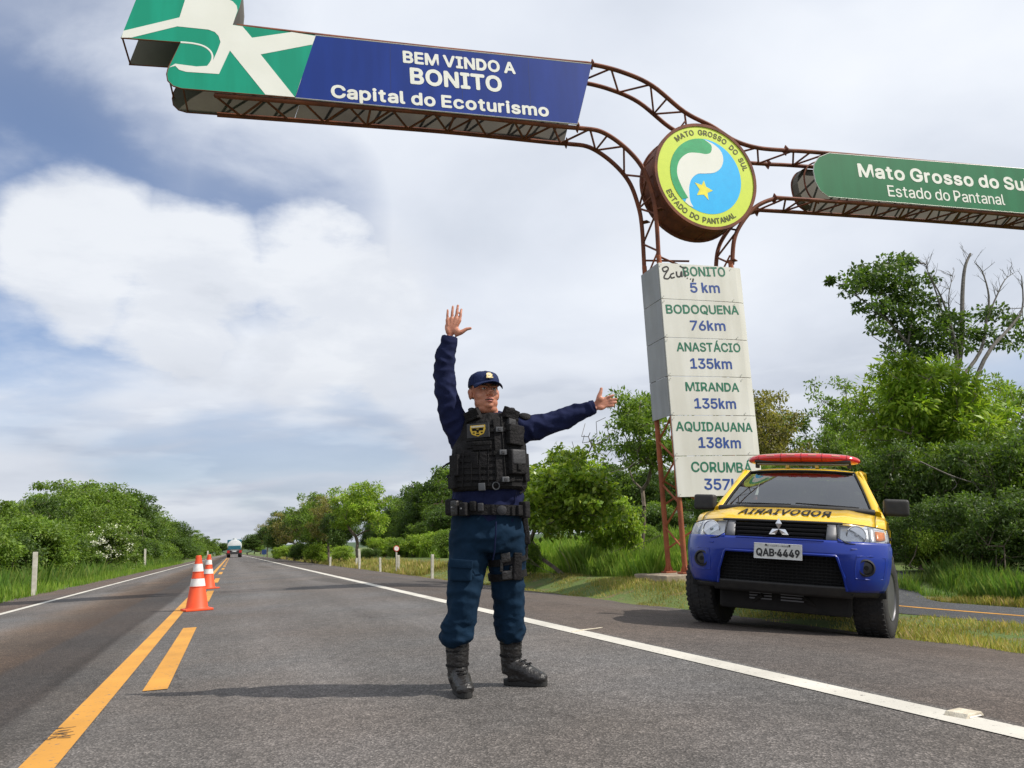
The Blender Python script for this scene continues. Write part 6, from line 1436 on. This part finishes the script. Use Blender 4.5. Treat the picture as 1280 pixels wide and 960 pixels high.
# vest: lofted shell
VS = [(519.5, 614, 26, .100, .022), (522, 614, 32, .125, .014), (532, 613.5, 37, .150, .01), (545, 613, 40.5, .160, .01), (560, 611.5, 46, .168, .01), (575, 610.8, 47.5, .176, .01), (590, 610.5, 48, .182, .01), (603, 611, 47.5, .182, .01), (611, 611.5, 46.5, .176, .01), (614, 611.5, 44, .165, .01)]
def vsec(py):
    A = [v[0] for v in VS]; return [float(np.interp(py, A, [v[k] for v in VS])) for k in range(1, 5)]
def V_(px, py, off=0.0):
    # point on the front of the vest under picture point (px, py), with its outward normal
    cx, hw, dp, c = vsec(py); s_ = max(-.985, min(.985, (px-cx)/hw)); th = math.asin(s_); C0 = PP(cx, py, c)
    ce = math.cos(th)**.75; p = C0+Vector((s_*hw*K, -dp*ce, 0)); nrm = Vector((s_*dp*1.1, -(hw*K)*max(.2, ce), 0)).normalized()
    return p+nrm*off, nrm
b = MB(); nv = 40; rows = []
vs = []; fs = []
for j, (py, cx, hw, dp, c) in enumerate(VS):
    C0 = PP(cx, py, c)
    for i in range(nv):
        a = 2*math.pi*i/nv; sa, ca = math.sin(a), math.cos(a); vs.append((C0.x+hw*K*sa, C0.y-dp*math.copysign(abs(ca)**.75, ca), C0.z+.012*math.sin(3*a)*(1 if j > 8 else 0)*.3))
    if j:
        for i in range(nv): fs.append(((j-1)*nv+i, (j-1)*nv+(i+1) % nv, j*nv+(i+1) % nv, j*nv+i))
fs += [tuple(range(nv)), tuple(range((len(VS)-1)*nv, len(VS)*nv))[::-1]]
b.add(vs, fs); vest = remesh(b, 'tactical_vest', 'vest_black', .0075, man, 3, fold_fn(.004, 14, 14, 2.0))
def item(name, px, py, wpx, hpx, d, m, par=vest, rot=0, bevel=.35, sink=.3, off=0.0, tilt=0):
    p, n_2 = V_(px, py, off); ax = Vector((0, 0, 1)).cross(n_2).normalized(); M = Matrix((( ax.x, n_2.x, 0, p.x), (ax.y, n_2.y, 0, p.y), (ax.z, n_2.z, 1, p.z), (0, 0, 0, 1))) @ Matrix.Rotation(R_(rot), 4, 'Y') @ Matrix.Rotation(R_(tilt), 4, 'X')
    f_ = max(.45, -n_2.y); w_ = wpx*K/f_/2; h_ = hpx*K/2
    return MB().box(-w_, w_, -d*sink, d*(1-sink), -h_, h_, M).build(name, m, par, bevel=min(w_, h_, d*.5)*bevel, seg=3, smooth=True), M
def band(name, pts, wd, m, par=vest, off=.004, th=.004):
    # flat webbing lying on the vest through picture points
    P_ = [V_(x, y, off) for x, y in pts]; vs = []; fs = []
    for i, (p, n_2) in enumerate(P_):
        a = P_[max(0, i-1)][0]; c = P_[min(len(P_)-1, i+1)][0]; t = (c-a).normalized(); u = t.cross(n_2).normalized()
        for s_, o_ in ((-1, 0), (1, 0), (1, th), (-1, th)): vs.append(p+u*s_*wd/2+n_2*o_)
        if i:
            k = 4*i
            for q in range(4): fs.append((k-4+q, k-4+(q+1) % 4, k+(q+1) % 4, k+q))
    fs += [(0, 1, 2, 3), (4*len(P_)-1, 4*len(P_)-2, 4*len(P_)-3, 4*len(P_)-4)]
    return MB().add(vs, fs).build(name, m, par, smooth=40)
xr = lambda a, b_, n=9: lin(a, b_, n)
for y_ in (571, 578.5, 586, 593.5, 601, 608): band('webbing_strip', [(x, y_+(x-611)*.03) for x in xr(567, 655, 13)], .020, 'webbing')
for x_ in (572, 581, 590.5, 600.5, 610.5, 619): band('webbing_stitch', [(x_, y) for y in xr(567, 609, 6)], .006, 'vest_black', off=.007)
band('centre_flap', [(621+(y-530)*.06, y) for y in xr(528, 609, 9)], .050, 'vest_black', off=.006, th=.008)
band('zip', [(625.5+(y-530)*.06, y) for y in xr(526, 609, 9)], .006, 'webbing', off=.015)
for y_ in (535, 553, 562): band('webbing_strip', [(x, y_) for x in xr(584, 618, 6)], .012, 'webbing')
for x_, y_ in ((622.5, 542.5), (626.5, 570.5), (629.3, 603.3)):
    band('buckle_strap', [(x, y_) for x in xr(x_-10, x_+11, 5)], .022, 'webbing', off=.014); o, M = item('buckle', x_, y_, 8.5, 6.2, .018, 'buckle_grey', off=.016); MB().box(-.008, .008, .010, .0165, -.008, .008, M).build('buckle_tongue', 'pouch_grey', o, bevel=.002)
o, M = item('badge_panel', 598.5, 542.5, 27, 17.5, .012, 'pouch_grey', off=.005)
sh_ = [(-.045, .030), (.045, .030), (.046, .005), (.036, -.020), (.0, -.034), (-.036, -.020), (-.046, .005)]
M9 = M
MB().prism(sh_, .0075, .0105, M9).build('shield_patch', 'patch_yellow', o, bevel=.001)
MB().box(-.038, .038, .0100, .0118, .018, .027, M9).build('shield_print', 'patch_white', o)
for x_, z_, w_, h_ in ((-.02, .006, .013, .007), (.02, .006, .013, .007), (0, -.003, .007, .009), (-.024, -.012, .006, .0035), (.024, -.012, .006, .0035), (0, -.022, .010, .0035), (0, .0125, .036, .0015)): MB().box(x_-w_, x_+w_, .0100, .0122, z_-h_, z_+h_, M9).build('shield_print', 'vest_black', o)
item('admin_pouch', 603, 561.5, 22, 10.5, .022, 'vest_black'); item('pouch_flap', 603, 558.5, 23, 5, .030, 'webbing')
for x_, s_ in ((592, 1), (637, -1)):
    item('shoulder_pad', x_, 522, 17, 15, .03, 'vest_black', rot=-s_*14, tilt=-18); item('pad_band', x_-s_*1.0, 518.5, 15, 3.5, .036, 'webbing', rot=-s_*14, tilt=-18, off=.004); item('pad_band', x_+s_*.5, 526.5, 16, 3.2, .036, 'webbing', rot=-s_*14, tilt=-14, off=.004)
    p, _ = V_(x_, 516, .0); p2 = PP(x_-s_*2, 513, .02); p3 = PP(x_-s_*1, 520, .14); MB().tube([p, p2+Vector((0, 0, .006)), p3], .024, 8, flat=.5).build('shoulder_strap', 'vest_black', vest, smooth=True)
o, M = item('radio_pouch', 641.5, 549, 18, 25, .044, 'vest_black', rot=6); item('radio_pouch_flap', 641, 543, 19, 5, .050, 'webbing', rot=6); item('radio', 637.5, 533.5, 9, 9, .03, 'pouch_grey', rot=8)
o, M = item('magazine_pouch', 643.5, 582, 18.5, 30, .046, 'vest_black'); item('pouch_lid', 643.2, 576.5, 17, 19, .054, 'pouch_grey', bevel=.5); item('side_pouch', 654.5, 588, 5.5, 34, .03, 'vest_black'); item('lid_strap', 643.4, 588.5, 5, 8, .058, 'webbing')
item('small_pouch', 594, 577.5, 9, 17, .016, 'vest_black'); item('small_pouch', 604.5, 577.5, 8, 17, .016, 'vest_black'); item('side_pouch', 571, 583, 10, 26, .03, 'vest_black'); item('side_pouch', 568.5, 603, 8, 15, .03, 'webbing')
item('belt_clip', 603, 611, 8, 9, .02, 'buckle_grey', off=.004)
p, n_2 = V_(619, 610.5, .016); MB().tube([p+Vector((math.cos(a)*.019, 0, math.sin(a)*.020)) for a in [i*math.pi/8 for i in range(17)]], .0035, 6).build('ring', 'buckle_grey', vest, smooth=True)
MB().tube([PP(565, 577, .0), PP(558, 580.5, -.01), PP(552.5, 585, -.01)], [.014, .015, .012], 8, flat=.35).build('loose_strap', 'webbing', vest, smooth=True); MB().tube([PP(566, 592, .02), PP(560, 595, .0), PP(558.5, 597, .0)], .013, 8, flat=.5).build('loose_strap', 'webbing', vest, smooth=True)
MB().tube([PP(652, 608, -.10), PP(656, 613, -.10), PP(650, 617, -.11)], .006, 6).build('loose_strap', 'webbing', vest, smooth=True)
# belt
def Bp(x, y, off=0.0):
    s_ = max(-.98, min(.98, (x-609)/48.0)); C0 = PP(609, y, .02); ce = (1-s_*s_)**.4; n_2 = Vector((s_*.18, -.21*max(.2, ce), 0)).normalized(); return C0+Vector((s_*48*K, -.172*ce, 0))+n_2*off, n_2
def belt_ring(y, wd, m, name, off):
    vs = []; fs = []; C0 = PP(609, y, .02); n_ = 44
    for i in range(n_):
        a = 2*math.pi*i/n_; sa, ca = math.sin(a), math.cos(a); sl_ = -.012*sa
        for r_, z in ((off, -wd/2), (off, wd/2), (off+.007, wd/2), (off+.007, -wd/2)): vs.append((C0.x+(48*K+r_-.004)*sa, C0.y-(.172+r_)*math.copysign(abs(ca)**.8, ca), C0.z+z+sl_))
    for i in range(n_):
        k = 4*i; k2 = 4*((i+1) % n_)
        for q in range(4): fs.append((k+q, k+(q+1) % 4, k2+(q+1) % 4, k2+q))
    return MB().add(vs, fs).build(name, m, man, smooth=40)
belt = belt_ring(638.5, .056, 'webbing', 'belt', .004)
def bitem(name, x, y, w_, h_, d, m, rot=0):
    p, n_2 = Bp(x, y, 0); ax = Vector((0, 0, 1)).cross(n_2).normalized(); M = Matrix(((ax.x, n_2.x, 0, p.x), (ax.y, n_2.y, 0, p.y), (ax.z, n_2.z, 1, p.z), (0, 0, 0, 1))) @ Matrix.Rotation(R_(rot), 4, 'Y'); f_ = max(.5, -n_2.y); a = w_*K/f_/2; h2 = h_*K/2
    return MB().box(-a, a, -.01, d, -h2, h2, M).build(name, m, belt, bevel=min(a, h2, d)*.4, seg=3, smooth=True)
for x, y, w_, h_, d, m in ((567, 633, 8, 19, .034, 'vest_black'), (575, 635, 8, 18, .048, 'boot_black'), (584, 637, 8, 16, .050, 'vest_black'), (593, 634, 7, 12, .03, 'webbing'), (652, 640, 6, 20, .038, 'vest_black'), (646, 641, 6, 13, .025, 'webbing'), (601.5, 635.5, 7, 10, .022, 'pouch_grey'), (638, 641.5, 3, 11, .018, 'webbing'), (615, 638.5, 3, 11, .018, 'webbing')):
    bitem('belt_pouch' if h_ > 14 else 'belt_keeper', x, y, w_, h_, d, m)
for x, y in ((575, 634.5), (584, 636.5)):
    p, n_2 = Bp(x, y, .064); MB().ell(tuple(p), (.006, .004, .006), 8, 6).build('snap', 'buckle_grey', belt, smooth=True)
p, n_2 = Bp(625.5, 640, .014); MB().lathe([(.027, -.006), (.027, .004), (.018, .008), (.005, .009)], 24, Matrix.Translation(p) @ Matrix.Rotation(math.pi/2, 4, 'X')).build('belt_buckle', 'pouch_grey', belt, smooth=40)
# drop leg holster on the man's left thigh
def ring(cx, y, r, dep, wd, name, tilt=0, m='webbing'):
    C0 = PP(cx, y, dep); return MB().lathe([(r, -wd/2), (r+.006, -wd/2), (r+.006, wd/2), (r, wd/2)], 28, Matrix.Translation(C0) @ Matrix.Rotation(R_(tilt), 4, 'Y') @ Matrix.Rotation(R_(5), 4, 'X')).build(name, m, man, smooth=40)
hs = ring(634.3, 699, .112, .052, .038, 'thigh_strap', -8); hs2 = ring(634.3, 718, .106, .060, .038, 'thigh_strap', -6)
for x, y, w_, h_, d in ((646, 708, .05, .15, .04), (632, 697, .055, .055, .02), (634, 719, .06, .05, .02), (641, 712, .035, .045, .025), (627, 707, .018, .07, .012)):
    c = PP(x, y, -.050 if x > 640 else -.062); MB().box(-w_/2, w_/2, -d/2, d/2, -h_/2, h_/2, Matrix.Translation(c) @ Matrix.Rotation(R_(20 if x > 640 else 3), 4, 'Z') @ Matrix.Rotation(R_(random.uniform(-8, 8)), 4, 'Y')).build('leg_holster' if h_ > .1 else 'holster_buckle', 'vest_black' if h_ > .1 else 'boot_black', man, bevel=.008, seg=3, smooth=True)
MB().tube([PP(654, 648, -.02), PP(657.5, 668, -.02), PP(657, 690, -.0), PP(653, 705, .0)], [.012, .013, .014, .012], 8, flat=.6).build('hanging_strap', 'webbing', man, smooth=True)
MB().box(-.022, .022, -.035, .035, -.075, .075, Matrix.Translation(PP(656.5, 664, .01)) @ Matrix.Rotation(R_(-4), 4, 'Y')).build('holster_body', 'vest_black', man, bevel=.01, seg=3, smooth=True)
